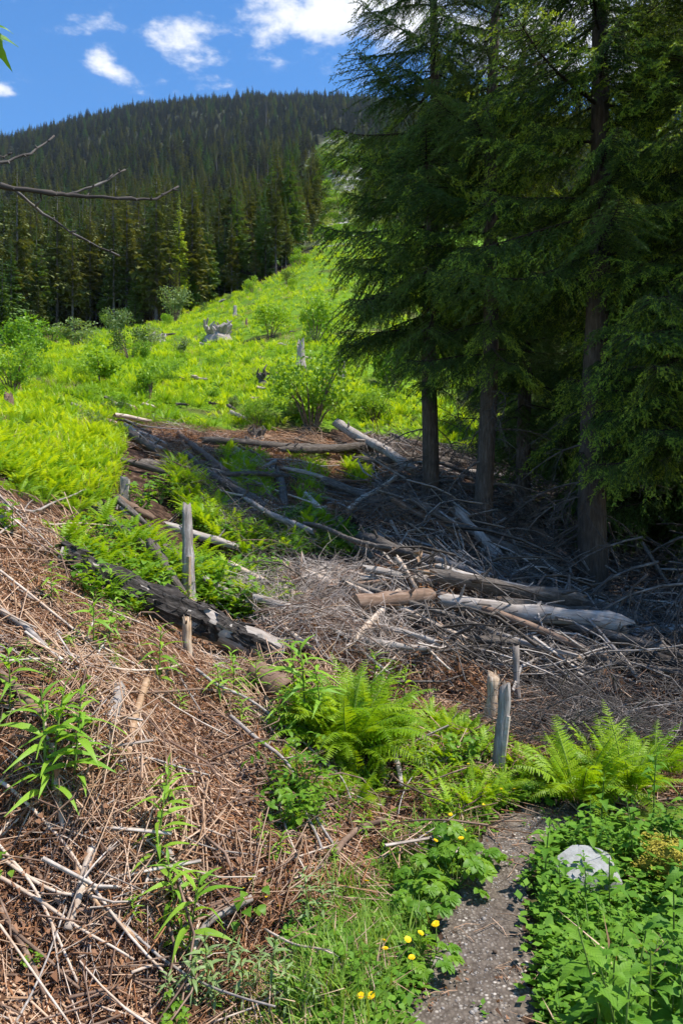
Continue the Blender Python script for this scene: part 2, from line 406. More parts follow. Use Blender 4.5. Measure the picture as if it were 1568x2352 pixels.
ZZ += fbm(XX / .55, YY / .55, 4, 1) * .33 * pmask * (1 - ss_(12, 40, YY) * .5) * ss_(1.2, 2.2, YY)
ZZ += fbm(XX / 3.2, YY / 3.2, 4, 5) * .55 * ss_(6, 16, YY) * (1 - ss_(150, 300, YY))
ZZ += fbm(XX / 60, YY / 60, 5, 9) * 16 * ss_(110, 300, YY)
_px, _py = pix0(XX, YY, ZZ)
SLMASK = ss_(0, 60, _py - np.interp(_px, [560, 830, 1000, 1568], [1330, 1150, 1080, 1200])) * ss_(0, 60, 1640 - _py) * ss_(500, 620, _px) * (YY > 4.6) * (YY < 16)
ZZ += SLMASK * (np.abs(fbm(XX / 1.5, YY / 1.1, 3, 17)) * 1.7 - .03)
def GZ(x, y):
    x = np.asarray(x, float); y = np.maximum(np.asarray(y, float), .46)
    fs = np.clip((x / y - S0) / (S1 - S0) * (NS - 1), 0, NS - 1.001); fl = np.clip((np.log(y) - L0) / (L1 - L0) * (NL - 1), 0, NL - 1.001)
    i, j = fs.astype(int), fl.astype(int); a, b = fs - i, fl - j
    return (ZZ[j, i] * (1 - a) + ZZ[j, i + 1] * a) * (1 - b) + (ZZ[j + 1, i] * (1 - a) + ZZ[j + 1, i + 1] * a) * b
def gz(x, y): return float(GZ(x, y))
def normals(x, y):
    e = .02 * np.maximum(y, 1)
    gx = (GZ(x + e, y) - GZ(x - e, y)) / (2 * e); gy = (GZ(x, y + e) - GZ(x, y - e)) / (2 * e)
    return gx, gy
_ys = np.exp(np.linspace(math.log(1.2), math.log(1600), 3000))
def at(px, py):
    s, t = (px - 784) / F, (1176 - py) / F
    zr = EYE + t * _ys
    hit = np.nonzero(GZ(s * _ys, _ys) >= zr)[0]
    y = _ys[hit[0]] if len(hit) else 1000.0
    return Vector((s * y, y, gz(s * y, y)))
def pix(x, y, z): return 784 + x / y * F, 1176 - (z - EYE) / y * F
def inpoly(px, py, poly):
    px = np.asarray(px); py = np.asarray(py); r = np.zeros(px.shape, bool)
    n = len(poly)
    for i in range(n):
        x1, y1 = poly[i]; x2, y2 = poly[(i + 1) % n]
        c = ((y1 > py) != (y2 > py)) & (px < (x2 - x1) * (py - y1) / (y2 - y1 + 1e-12) + x1)
        r ^= c
    return r
def scatter_pts(n, poly, ymin, ymax, smin=-.62, smax=.62, seed=1):
    """points spread over the ground between two distances whose place falls in an outline"""
    g = np.random.default_rng(seed); X = []; got = 0
    for _ in range(60):
        s = g.uniform(smin, smax, 4000); y = np.exp(g.uniform(math.log(ymin), math.log(ymax), 4000)); x = s * y; z = GZ(x, y)
        px, py = pix(x, y, z)
        k = inpoly(px, py, poly)
        X.append(np.c_[x, y, z][k]); got += k.sum()
        if got >= n: break
    return np.concatenate(X)[:n]

# where the meadow is green / the avalanche track stony
PXg, PYg = pix(XX, YY, ZZ)
MEADOW = [(-900, 1000), (-300, 1080), (60, 1090), (140, 1080), (260, 1090), (290, 1010), (240, 975), (400, 985), (620, 990), (800, 985), (960, 1010), (1300, 1100), (2600, 1150), (2600, 300), (900, 400), (770, 500), (735, 560), (660, 618), (610, 645),
          (500, 690), (370, 742), (200, 757), (0, 800), (-900, 830)]
green = inpoly(PXg, PYg, MEADOW).astype(float) * (YY > 5.0) * (YY < 160)
patch = fbm(XX / 2.6, YY / 2.6, 3, 33)
green *= np.clip(1.1 - ss_(.10, .22, patch) * .8, 0, 1)
green = np.maximum(green, (YY < 4.4) * (SS > .02) * np.clip((path_dist(np.where(YY < 8, XX, 99), np.where(YY < 8, YY, 99)) - .0) / .1, 0, 1) * .65 * (SS * YY > .05))
TRACK = [(690, 570), (800, 560), (900, 520), (880, 380), (800, 310), (750, 320), (715, 360), (690, 400), (735, 470), (728, 520)]
rock = inpoly(PXg, PYg, TRACK).astype(float) * (YY > 70)
def sheet(name, j0, j1, mat, **attrs):
    me = bpy.data.meshes.new(name)
    nr = j1 - j0
    V = np.stack([XX[j0:j1], YY[j0:j1], ZZ[j0:j1]], -1).reshape(-1, 3)
    a = (np.arange(nr - 1)[:, None] * NS + np.arange(NS - 1)[None]).ravel()
    Fq = np.stack([a, a + 1, a + NS + 1, a + NS], -1)
    me.from_pydata(V.tolist(), [], Fq.tolist())
    for k, arr in attrs.items():
        at_ = me.attributes.new(k, 'FLOAT', 'POINT'); at_.data.foreach_set('value', arr[j0:j1].ravel().astype(np.float32))
    me.materials.append(MATS[mat]); me.polygons.foreach_set('use_smooth', [True] * len(Fq)); me.update()
    o = obj(name, me); o['kind'] = 'structure'
    return o
JS = int(np.searchsorted(gl, math.log(112)))
tag(sheet('ground', 0, JS + 1, 'ground_soil', green=green, rock=rock), 'brown and green clear-cut slope rising from the path', 'ground', kind='structure')
tag(sheet('hillside', JS, NL, 'hill_soil', green=green, rock=rock), 'steep mountainside under the dark conifer forest', 'hillside', kind='structure')
# path strip, a few millimetres above the ground
g = G(); NC = 9
rp = random.Random(5)
for i in range(len(PF) * 1):
    p = PF[i]; q = PF[min(i + 1, len(PF) - 1)]; q0 = PF[max(i - 1, 0)]
    d = Vector((q[0] - q0[0], q[1] - q0[1], 0)).normalized(); n_ = Vector((d.y, -d.x, 0))
    e0 = 1 + .5 * float(vnoise(np.array(i * .43), np.array(3.3)) - .5 + .6 * (vnoise(np.array(i * 1.7), np.array(5.3)) - .5)); e1 = 1 + .5 * float(vnoise(np.array(i * .47), np.array(9.3)) - .5 + .6 * (vnoise(np.array(i * 1.9), np.array(7.3)) - .5))
    for k in range(NC):
        u = k / (NC - 1) * 2 - 1
        x = p[0] + n_.x * u * p[2] * (e0 if u < 0 else e1); y = p[1] + n_.y * u * p[2] * (e0 if u < 0 else e1)
        g.v.append((x, y, gz(x, y) + .012 - .010 * abs(u) ** 4 - .006 * (1 - u * u)))
for i in range(len(PF) - 1):
    for k in range(NC - 1):
        a = i * NC + k; g.f.append((a, a + 1, a + NC + 1, a + NC)); g.m.append(0)
po = obj('path', g.mesh('path', 'path_gravel', True)); tag(po, 'narrow grey gravel footpath curving away to the trees', 'path', kind='structure')

# ------------------------------------------------------------------ instanced stuff
PROTO = bpy.data.collections.new('prototypes')
def protos(name, meshes):
    c = bpy.data.collections.new(name)
    for i, me in enumerate(meshes):
        o = bpy.data.objects.new('%s_%02d' % (name, i), me); c.objects.link(o)
    return c
def eul(ROT):
    a, b, c = np.asarray(ROT).T; ca, sa, cb, sb, cc, sc = np.cos(a), np.sin(a), np.cos(b), np.sin(b), np.cos(c), np.sin(c)
    return np.stack([np.stack([cb * cc, sa * sb * cc - ca * sc, ca * sb * cc + sa * sc], -1),
                     np.stack([cb * sc, sa * sb * sc + ca * cc, ca * sb * sc - sa * cc], -1), np.stack([-sb, sa * cb, ca * cb], -1)], 1)
def mass(name, coll, P, ROT, SCL, IDX, label, cat):
    """pieces joined into one mesh, each loose piece with its own shade"""
    Rm = eul(ROT); SCL = np.asarray(SCL); IDX = np.asarray(IDX); P = np.asarray(P)
    mats, VV, FL, FC, MI, RN, off = [], [], [], [], [], [], 0
    g = np.random.default_rng(len(P))
    for k, o in enumerate(coll.objects):
        sel = np.nonzero(IDX == k)[0]; me = o.data
        if not len(sel): continue
        nv = len(me.vertices); v = np.empty(nv * 3); me.vertices.foreach_get('co', v); v = v.reshape(-1, 3)
        nl = len(me.loops); li = np.empty(nl, np.int32); me.loops.foreach_get('vertex_index', li)
        npoly = len(me.polygons); tot = np.empty(npoly, np.int32); me.polygons.foreach_get('loop_total', tot); mi = np.empty(npoly, np.int32); me.polygons.foreach_get('material_index', mi)
        rep = np.array([[mats.index(m.name) if m.name in mats else (mats.append(m.name) or len(mats) - 1)] for m in me.materials]).ravel()
        comp = np.arange(nv)                       # loose pieces of the prototype
        st = np.r_[0, np.cumsum(tot)[:-1]]
        for _ in range(12):
            mn = np.minimum.reduceat(comp[li], st); np.minimum.at(comp, li, np.repeat(mn, tot))
        n = len(sel)
        w_ = np.einsum('nij,vj->nvi', Rm[sel], v) * SCL[sel][:, None, None] + P[sel][:, None, :]
        VV.append(w_.reshape(-1, 3)); FL.append((li[None] + (off + np.arange(n) * nv)[:, None]).ravel()); FC.append(np.tile(tot, n)); MI.append(np.tile(rep[mi], n))
        RN.append(np.mod(g.random((n, nv))[:, comp], 1).ravel()); off += n * nv
    VV, FL, FC, MI, RN = map(np.concatenate, (VV, FL, FC, MI, RN))
    me = bpy.data.meshes.new(name); me.vertices.add(len(VV)); me.vertices.foreach_set('co', VV.astype(np.float32).ravel())
    me.loops.add(len(FL)); me.loops.foreach_set('vertex_index', FL.astype(np.int32)); me.polygons.add(len(FC)); me.polygons.foreach_set('loop_start', np.r_[0, np.cumsum(FC)[:-1]].astype(np.int32))
    me.polygons.foreach_set('material_index', MI.astype(np.int32))
    for m in mats: me.materials.append(MATS[m])
    a = me.attributes.new('rnd', 'FLOAT', 'POINT'); a.data.foreach_set('value', RN.astype(np.float32))
    me.update(calc_edges=True)
    return tag(obj(name, me), label, cat, kind='stuff')
def scatter(name, coll, P, ROT, SCL, IDX, label, cat, parent=None):
    me = bpy.data.meshes.new(name); n = len(P)
    me.vertices.add(n); me.vertices.foreach_set('co', np.asarray(P, np.float32).ravel())
    a = me.attributes.new('rot', 'FLOAT_VECTOR', 'POINT'); a.data.foreach_set('vector', np.asarray(ROT, np.float32).ravel())
    a = me.attributes.new('scl', 'FLOAT', 'POINT'); a.data.foreach_set('value', np.asarray(SCL, np.float32).ravel())
    a = me.attributes.new('idx', 'INT', 'POINT'); a.data.foreach_set('value', np.asarray(IDX, np.int32).ravel())
    me.update()
    o = obj(name, me, parent)
    ng = bpy.data.node_groups.new(name, 'GeometryNodeTree')
    ng.interface.new_socket('Geometry', in_out='INPUT', socket_type='NodeSocketGeometry')
    ng.interface.new_socket('Geometry', in_out='OUTPUT', socket_type='NodeSocketGeometry')
    N = ng.nodes.new; L = ng.links.new
    gi, go = N('NodeGroupInput'), N('NodeGroupOutput'); ip = N('GeometryNodeInstanceOnPoints'); ci = N('GeometryNodeCollectionInfo')
    ci.inputs['Collection'].default_value = coll; ci.inputs['Separate Children'].default_value = True; ci.inputs['Reset Children'].default_value = True
    def attr(nm, ty):
        q = N('GeometryNodeInputNamedAttribute'); q.data_type = ty; q.inputs['Name'].default_value = nm
        return q.outputs['Attribute']
    e2r = N('FunctionNodeEulerToRotation'); L(attr('rot', 'FLOAT_VECTOR'), e2r.inputs[0])
    L(gi.outputs[0], ip.inputs['Points']); L(ci.outputs[0], ip.inputs['Instance']); ip.inputs['Pick Instance'].default_value = True
    L(attr('idx', 'INT'), ip.inputs['Instance Index']); L(e2r.outputs[0], ip.inputs['Rotation']); L(attr('scl', 'FLOAT'), ip.inputs['Scale'])
    L(ip.outputs[0], go.inputs[0])
    md = o.modifiers.new('scatter', 'NODES'); md.node_group = ng
    if parent is None: tag(o, label, cat, kind='stuff')
    else: o['kind'] = 'stuff'
    return o
def slope_rot(x, y, spin, follow=1.0):
    """euler angles that lay local X down the slope, spun about the normal"""
    gx, gy = normals(x, y); out = np.zeros((len(x), 3))
    for i in range(len(x)):
        n = Vector((-gx[i] * follow, -gy[i] * follow, 1)).normalized()
        d = Vector((-gx[i], -gy[i], 0));
        if d.length < 1e-4: d = Vector((1, 0, 0))
        d = (d - n * d.dot(n)).normalized(); b = n.cross(d)
        m = Matrix((d, b, n)).transposed() @ Matrix.Rotation(spin[i], 3, 'Z')
        e = m.to_euler(); out[i] = (e.x, e.y, e.z)
    return out
def zrot(n, g, tilt=.0): return np.c_[g.uniform(-tilt, tilt, n), g.uniform(-tilt, tilt, n), g.uniform(0, 6.283, n)]

# ------------------------------------------------------------------ conifer forest on the hillside
def unit(v): return v / np.maximum(np.linalg.norm(v, axis=-1, keepdims=True), 1e-9)
def forest_crown(seed, H, Rr, z0, dens=1.0, droop=.35, ragged=.42):
    g = np.random.default_rng(seed); T = []
    z = z0 * H
    while z < H * .985:
        u = (z - z0 * H) / (H * (1 - z0))
        r0 = Rr * (1 - u) ** .85 * min(1, .55 + u * 3.0)
        nb = max(3, int((5 + 3 * (1 - u)) * dens))
        for k in range(nb):
            a = g.uniform(0, 6.283); r = max(.18, r0 * g.uniform(1 - ragged, 1 + ragged))
            d = np.array([math.cos(a), math.sin(a), 0]); sd_ = np.array([-d[1], d[0], 0])
            zz = z + g.uniform(-.2, .2)
            pts = []
            for q in (0, .35, .7, 1.0):
                pts.append(d * r * q + sd_ * g.normal(0, .06) * r * q + np.array([0, 0, zz + r * (-droop * q ** 1.4 + .14 * q ** 4 + .12 * q)]))
            for i in range(3):
                wd = r * (.20, .26, .19)[i] * g.uniform(.7, 1.3)
                hang = np.array([0, 0, -wd * g.uniform(.35, 1.1)])
                for sgn in (-1, 1):
                    tip = pts[i] * .35 + pts[i + 1] * .65 + sd_ * sgn * wd + hang * .8 + d * wd * .4
                    T.append((pts[i], pts[i + 1], tip))
                if g.random() < .6:
                    T.append((pts[i], pts[i + 1], (pts[i] + pts[i + 1]) / 2 + hang * 1.5))
        z += H * .021 * (1.25 - .5 * u) / dens ** .5
    T.append(((-.10, 0, H * .95), (.10, 0, H * .95), (0, 0, H * 1.02)))
    T.append(((0, -.10, H * .95), (0, .10, H * .95), (0, 0, H * 1.02)))
    return np.array(T)
CROWNS = []
for i, (H, Rr, z0, mt) in enumerate(((22, 3.5, .10, 'forest_needle'), (25, 3.2, .22, 'forest_needle'), (20, 3.0, .14, 'forest_needle_green'), (23, 3.1, .30, 'forest_needle_brown'), (18, 2.9, .08, 'forest_needle_brown'), (24, 3.7, .06, 'forest_needle_green'), (21, 3.2, .26, 'forest_needle'))):
    g = G(); g.tris(forest_crown(40 + i, H, Rr, z0, 1.0 if i != 3 else .75)); cm = g.mesh('forest_crown', mt)
    g = G(); rr_ = random.Random(i)
    g.tube([(0, 0, -1), (.02, 0, H * .3), (0, .03, H * .7), (0, 0, H * .98)], [.26, .2, .12, .03], 6, 0)
    for k in range(16):
        zz = H * rr_.uniform(.04, z0 + .12); a = rr_.uniform(0, 6.28); ln = rr_.uniform(.7, 2.0)
        g.tube([(0, 0, zz), (math.cos(a) * ln * .6, math.sin(a) * ln * .6, zz - .1), (math.cos(a) * ln, math.sin(a) * ln, zz - ln * .35)], [.035, .02, .008], 3, 0, cap=False)
    tm = g.mesh('forest_trunk', 'forest_trunk')
    CROWNS.append((cm, tm, H))
def joined_tree(cm, tm, nm):
    g = G(); mats = [cm.materials[0].name, 'forest_trunk']
    for me, k in ((cm, 0), (tm, 1)):
        g.add([Vector((v.co.x * 1.15, v.co.y * 1.15, v.co.z)) if k == 0 else v.co for v in me.vertices], [tuple(p.vertices) for p in me.polygons], k)
    return g.mesh(nm, mats)
g = G(); g.tube([(0, 0, -1), (.1, 0, 8), (0, .1, 15), (.1, 0, 19)], [.22, .18, .11, .02], 5)
for k in range(14):
    a = rng.uniform(0, 6.28); zz = rng.uniform(5, 17); ln = rng.uniform(.4, 1.3)
    g.tube([(0, 0, zz), (math.cos(a) * ln, math.sin(a) * ln, zz - .3 * ln)], [.04, .01], 3, cap=False)
SNAG_FAR = g.mesh('bare_trunk', 'twig_grey')
def forest_edge_ok(px, py, y):
    line = np.interp(px, [-900, 0, 200, 370, 500, 600, 655, 722, 745], [835, 800, 757, 742, 690, 650, 618, 560, 505])
    ok = (py < line) & (px < 735)
    tr = inpoly(px, py, TRACK) | ((px > 728) & (px < 830) & (py > 318)) | ((px > np.interp(py, [300, 330, 360, 400, 470, 520, 560], [770, 748, 722, 690, 725, 728, 722])) & (py > 318) & (px < 840))
    ok = (ok & ~tr) | ((py <= 330) & (px < 3000) & ~tr) | ((px >= 840) & (py < 500))
    return ok & (y > 60)
gF = np.random.default_rng(12)
pts = []
for y0, y1, sp in ((66, 130, 2.7), (130, 200, 3.6), (200, 330, 5.2), (330, 560, 6.8), (560, 850, 8.4), (850, 1330, 9.5)):
    xs = np.arange(-.62 * y1, .5 * y1, sp); ysr = np.arange(y0, y1, sp)
    X, Y = np.meshgrid(xs, ysr); X = X + gF.uniform(-.42, .42, X.shape) * sp; Y = Y + gF.uniform(-.42, .42, X.shape) * sp
    x, y = X.ravel(), Y.ravel(); k = np.abs(x / y) < .62; x, y = x[k], y[k]
    z = GZ(x, y); px, py = pix(x, y, z); k = forest_edge_ok(px, py, y)
    pts.append(np.c_[x, y, z, px, py][k])
FT = np.concatenate(pts)
# hidden far slope behind the ridge is dropped
FT = FT[(FT[:, 1] < 1230)]
hgt = np.exp(gF.normal(-.03, .27, len(FT))).clip(.42, 1.6) * np.interp(FT[:, 1], [70, 150, 300, 560, 900, 1200], [.57, .58, .62, .72, .72, .78])
hi = np.clip((FT[:, 1] - 180) / 500, 0, 1)
kind = np.where(gF.random(len(FT)) < .12 + .62 * hi, gF.choice([3, 4], len(FT)), gF.choice([0, 0, 1, 1, 2, 5, 6], len(FT)))
small = gF.random(len(FT)) < .06
hgt = np.where(small & (FT[:, 1] < 200), hgt * .5, hgt)
inframe = (FT[:, 3] > -20) & (FT[:, 3] < 790)
order = np.argsort(np.where(inframe, FT[:, 1], 1e9))
ind = order[:300]
rest = np.setdiff1d(np.arange(len(FT)), ind)
front = sorted([i for i in ind if FT[i, 1] < np.interp(FT[i, 3], [0, 300, 600, 740], [84, 90, 104, 150])], key=lambda i: FT[i, 3])
ordn = 'first second third fourth fifth sixth seventh eighth ninth tenth eleventh twelfth thirteenth fourteenth fifteenth sixteenth seventeenth eighteenth nineteenth twentieth'.split()
frank = {i: k for k, i in enumerate(front)}
lab_kind = ['dark olive spruce', 'tall slim olive spruce', 'fresh green spruce', 'thin brownish spruce', 'short brownish spruce', 'broad green spruce', 'bare-legged olive spruce']
for i in ind:
    x, y, z, px, py = FT[i]; cm, tm, H = CROWNS[kind[i]]
    if i in frank and frank[i] < 20:
        lb = '%s in the forest\'s front row, %s from the left' % (lab_kind[kind[i]], ordn[frank[i]]); gp = 'spruces of the forest edge'
    else:
        zone = 'far left part' if px < 200 else 'left part' if px < 400 else 'middle part' if px < 600 else 'right part'
        lb = '%s in the %s of the forest, behind the front row' % (lab_kind[kind[i]], zone); gp = 'forest spruces, ' + lab_kind[kind[i]]
    t = thing('spruce_tree', lb, 'tree', (x, y, z), (0, 0, gF.uniform(0, 6.28)), float(hgt[i]), gp)
    obj('trunk', tm, t); obj('crown', cm, t)
fc = protos('forest_tree', [joined_tree(cm, tm, 'forest_tree') for cm, tm, H in CROWNS] + [SNAG_FAR])
rk = kind[rest].copy(); rk[gF.random(len(rest)) < .018] = 7
scatter('forest', fc, FT[rest, :3], zrot(len(rest), gF, .03), hgt[rest] * np.where(rk == 7, .95, 1.0), rk, 'dark conifer forest covering the whole mountainside to the ridge', 'forest')
for px, py, h in ((995 / 1.0 * .5, 425, 1.15), (592, 470, 1.2), (615, 465, 1.1), (355, 440, 1.0), (612, 305, 1.5)):
    p = at(px, py); t = tag(obj('dead_tree', SNAG_FAR, None, p, (0, 0, px), h * (1 if p.y < 500 else 1.4)), 'bare grey dead trunk poking out of the hillside forest', 'dead tree', 'dead trunks in the hillside forest')
# the bright lone spruce at the forest edge
p = at(412, 722); cm, tm, H = CROWNS[5]
t = thing('spruce_tree', 'brightest fresh green spruce at the forest edge, taller than its neighbours', 'tree', p, (0, 0, 1), .031 * p.y * .36, 'spruces of the forest edge')
t.scale = ((280 / F * p.y) / H,) * 3
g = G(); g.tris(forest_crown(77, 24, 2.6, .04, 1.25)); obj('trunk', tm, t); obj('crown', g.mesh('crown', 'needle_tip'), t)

# ------------------------------------------------------------------ the big spruces on the right
def needle_brush(P0, P1, g, step, ln, wd):
    """needle triangles along segments P0->P1 (n x 3)"""
    T = []
    L = np.linalg.norm(P1 - P0, axis=1); cnt = np.maximum(3, (L / step).astype(int))
    idx = np.repeat(np.arange(len(P0)), cnt); n = len(idx)
    u = g.random(n)[:, None]; ax = unit(P1 - P0)[idx]
    base = P0[idx] * (1 - u) + P1[idx] * u
    rnd = unit(g.normal(size=(n, 3))); rad = unit(rnd - ax * (rnd * ax).sum(1, keepdims=True))
    d = unit(ax * .75 + rad * g.uniform(.5, 1.0, (n, 1)))
    side = unit(np.cross(d, g.normal(size=(n, 3))))
    l = g.uniform(.75, 1.25, (n, 1)) * ln; w_ = wd * g.uniform(.7, 1.3, (n, 1))
    return np.stack([base - side * w_, base + side * w_, base + d * l], 1)
def spruce_branch(seed, L=2.4, droop=.34, nsec=22, tips=.35, sparse=0.0):
    g = np.random.default_rng(seed); gr = random.Random(seed); M = G()
    ph = g.uniform(0, 6.28)
    def axis(u): return np.array([L * u * (1 - .06 * u), .07 * L * math.sin(2.6 * u + ph) * u, L * (.10 * u - droop * u ** 1.5 + .16 * u ** 4)])
    pts_ = [axis(k / 9) for k in range(10)]
    M.tube(pts_, [.024 * (1 - k / 9.5) + .003 for k in range(10)], 5, 2)
    A0, A1, B0, B1 = [], [], [], []
    for k in range(nsec):
        for sg in (-1, 1):
            u = .10 + .90 * (k + g.uniform(.1, .9)) / nsec
            if g.random() < sparse: continue
            p = axis(min(u, 1)); fwd = unit(axis(min(u + .03, 1.03)) - p)
            l2 = L * .34 * max(.12, math.sin(math.pi * min(1, u * .86 + .10))) ** .8 * g.uniform(.5, 1.3)
            an = R(g.uniform(30, 74)); side = np.array([-fwd[1], fwd[0], 0.]) * sg
            dirn = unit(fwd * math.cos(an) + side * math.sin(an) + np.array([0, 0, -.12]))
            sag = g.uniform(.3, .75); crv = g.uniform(-.3, .3); n2 = max(3, int(l2 / .068)); prev = p; sec = [p]
            for j in range(1, n2 + 1):
                q = j / n2
                c = p + dirn * l2 * q + np.array([0, 0, -sag * l2 * q ** 1.6]) + np.cross(dirn, [0, 0, 1]) * crv * l2 * q * q
                A0.append(prev); A1.append(c)
                if u > .1:
                    for s2 in (-1, 1):
                        if g.random() < .88:
                            tl = g.uniform(.07, .25) * (1 - .35 * q)
                            dd = unit(dirn * .8 + np.cross(dirn, [0, 0, 1]) * s2 * g.uniform(.5, 1.0) + np.array([0, 0, -g.uniform(.3, 1.9)]))
                            (B0 if (q > 1 - tips and g.random() < .8) else A0).append(c)
                            (B1 if len(B0) > len(B1) else A1).append(c + dd * tl)
                prev = c; sec.append(c)
            M.tube([sec[0], sec[len(sec) // 2], sec[-1]], [.008, .005, .002], 3, 2, cap=False)
            B0.append(prev); B1.append(prev + unit(dirn + np.array([0, 0, -.25])) * .07)
    A0, A1, B0, B1 = map(np.array, (A0, A1, B0, B1))
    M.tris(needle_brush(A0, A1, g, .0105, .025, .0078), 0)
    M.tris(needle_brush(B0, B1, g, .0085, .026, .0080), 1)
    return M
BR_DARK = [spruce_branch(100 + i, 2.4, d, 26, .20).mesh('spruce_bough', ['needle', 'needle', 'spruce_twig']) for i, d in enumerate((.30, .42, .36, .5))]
BR_LIT_TIP = [spruce_branch(120 + i, 2.3, d, 26, .34).mesh('spruce_bough', ['needle', 'needle_tip', 'spruce_twig']) for i, d in enumerate((.28, .38, .33, .45))]
BR_THIN = [spruce_branch(140 + i, 2.3, d, 15, .1, .35).mesh('spruce_bough', ['needle', 'needle', 'spruce_twig']) for i, d in enumerate((.26, .34))]
def dead_branch(seed, L=1.3):
    gr = random.Random(seed); M = G()
    def ax(u): return Vector((L * u, .12 * L * math.sin(3 * u + seed), L * (.05 * u - .55 * u * u)))
    M.tube([ax(k / 6) for k in range(7)], [.014 * (1 - k / 6.6) + .002 for k in range(7)], 4)
    for k in range(11):
        u = gr.uniform(.15, 1); p = ax(u); l = gr.uniform(.2, .55) * L * (1.1 - .6 * u)
        d = Vector((gr.uniform(.2, .9), gr.uniform(-1, 1), gr.uniform(-.9, .1))).normalized()
        m_ = p + d * l * .55 + Vector((0, 0, .03 * l)); e = p + d * l + Vector((0, 0, -.25 * l))
        M.tube([p, m_, e], [.006, .004, .0015], 3, cap=False)
        for j in range(3):
            d2 = (d + Vector((gr.uniform(-.8, .8), gr.uniform(-.8, .8), gr.uniform(-.9, .2)))).normalized(); b = p.lerp(e, gr.uniform(.3, .9))
            M.tube([b, b + d2 * l * .35], [.003, .001], 3, cap=False)
    return M.mesh('dead_bough', 'dead_twig')
BR_DEAD = [dead_branch(i) for i in range(4)]
def big_spruce(label, base, r0, lean, H, z0, zmax, rad, seed, sets, step=.30, nb=5, dead=14, dead_top=2.4, nodes_bark=True, skip=None):
    g = random.Random(seed)
    t = thing('spruce_tree', label, 'tree', base, group='large spruces beside the slash')
    def ax(z): return Vector((lean[0] * z + .04 * math.sin(z * .9 + seed), lean[1] * z + .04 * math.cos(z * .7 + seed), z))
    M = G(); zs = [-.25, 0, .12, .3, .6, 1.0, 1.6] + [2.3 + k * .9 for k in range(int((H - 2.3) / .9))]
    M.tube([ax(z) for z in zs], [r0 * (1.0 + .55 * math.exp(-max(z, 0) / .22)) * max(.05, (1 - z / H)) ** .8 for z in zs], 14, 0, jit=.07, rnd=g)
    obj('trunk', M.mesh('spruce_trunk', 'spruce_bark', True), t)
    z = z0; a = g.uniform(0, 6.28)
    while z < zmax:
        up = (z - z0) / max(1, zmax - z0)
        rr = rad * (1 - (z / H)) ** .42 * (1 if z > z0 + 1 else .85)
        for k in range(nb if z < 8.5 else nb - 1):
            a += 2.399 + g.uniform(-.4, .4)
            if skip and skip(a % 6.283, z): continue
            me = g.choice(sets)
            L = rr * g.uniform(.6, 1.22)
            pitch = R(g.uniform(-6, 12)) - up * R(14)
            o = obj('bough', me, t, ax(z + g.uniform(-.08, .08)), (g.uniform(-.2, .2), pitch, a), L / 2.4)
            s = L / 2.4; o.scale = (s, s * g.uniform(.85, 1.2), s * g.uniform(.85, 1.2))
        z += step * g.uniform(.7, 1.3)
    for k in range(dead):
        zz = g.uniform(.5, dead_top); a2 = g.uniform(0, 6.28)
        obj('dead_bough', g.choice(BR_DEAD), t, ax(zz), (g.uniform(-.4, .4), g.uniform(-.1, .5), a2), g.uniform(.5, 1.15))
    return t
def base_at(px, py, d):
    x = (px - 784) / F * d; return Vector((x, d, gz(x, d)))
big_spruce('large spruce with thick grey-brown trunk, nearest of the spruces, new tips coloured sunlit green', base_at(1358, 1440, 9.4), .20, (.012, -.01), 14, 2.75, 12.8, 2.5, 3, BR_LIT_TIP + BR_DARK[:1], .40, 5, 20, 3.0, skip=lambda a, z: math.cos(a) < -.15 and z < 4.4)
big_spruce('slimmer spruce standing between the two thicker trunks in the slash', base_at(1112, 1280, 10.9), .150, (.02, .0), 13.5, 3.2, 12.4, 1.9, 5, BR_DARK[:2] + BR_LIT_TIP, .40, 5, 18, 3.2)
big_spruce('dark spruce at the clearing edge with long drooping boughs against the sky', base_at(984, 1175, 12.6), .165, (.012, 0), 14, 3.3, 13, 2.6, 8, BR_DARK + BR_LIT_TIP[:2], .37, 5, 16, 3.4)
big_spruce('spruce cut off by the right edge, new tips coloured sunlit green', base_at(1640, 1400, 8.6), .15, (-.01, 0), 9.5, 2.3, 8.6, 2.4, 11, BR_LIT_TIP, .30, 5, 16, 2.8)
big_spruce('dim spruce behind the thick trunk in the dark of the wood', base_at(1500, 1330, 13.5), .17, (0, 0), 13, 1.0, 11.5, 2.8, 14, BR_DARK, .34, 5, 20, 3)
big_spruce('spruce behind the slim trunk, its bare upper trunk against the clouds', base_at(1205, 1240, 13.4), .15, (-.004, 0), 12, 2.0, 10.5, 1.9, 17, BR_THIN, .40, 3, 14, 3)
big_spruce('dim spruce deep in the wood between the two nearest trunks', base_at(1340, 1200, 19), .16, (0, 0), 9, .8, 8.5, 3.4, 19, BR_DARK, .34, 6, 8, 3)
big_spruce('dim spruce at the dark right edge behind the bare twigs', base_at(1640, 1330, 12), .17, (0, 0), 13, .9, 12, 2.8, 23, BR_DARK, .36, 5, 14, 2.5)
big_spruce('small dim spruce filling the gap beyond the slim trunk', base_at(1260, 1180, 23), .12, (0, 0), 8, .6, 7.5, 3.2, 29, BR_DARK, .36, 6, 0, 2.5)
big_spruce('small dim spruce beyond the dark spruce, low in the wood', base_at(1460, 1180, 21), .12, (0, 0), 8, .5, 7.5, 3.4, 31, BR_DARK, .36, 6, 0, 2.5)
big_spruce('spruce mostly beyond the right edge, shading the slash heap', Vector((5.3, 6.9, gz(5.3, 6.9))), .14, (0, 0), 8.5, 2.2, 7.6, 2.1, 37, BR_LIT_TIP, .32, 5, 6, 2.2)

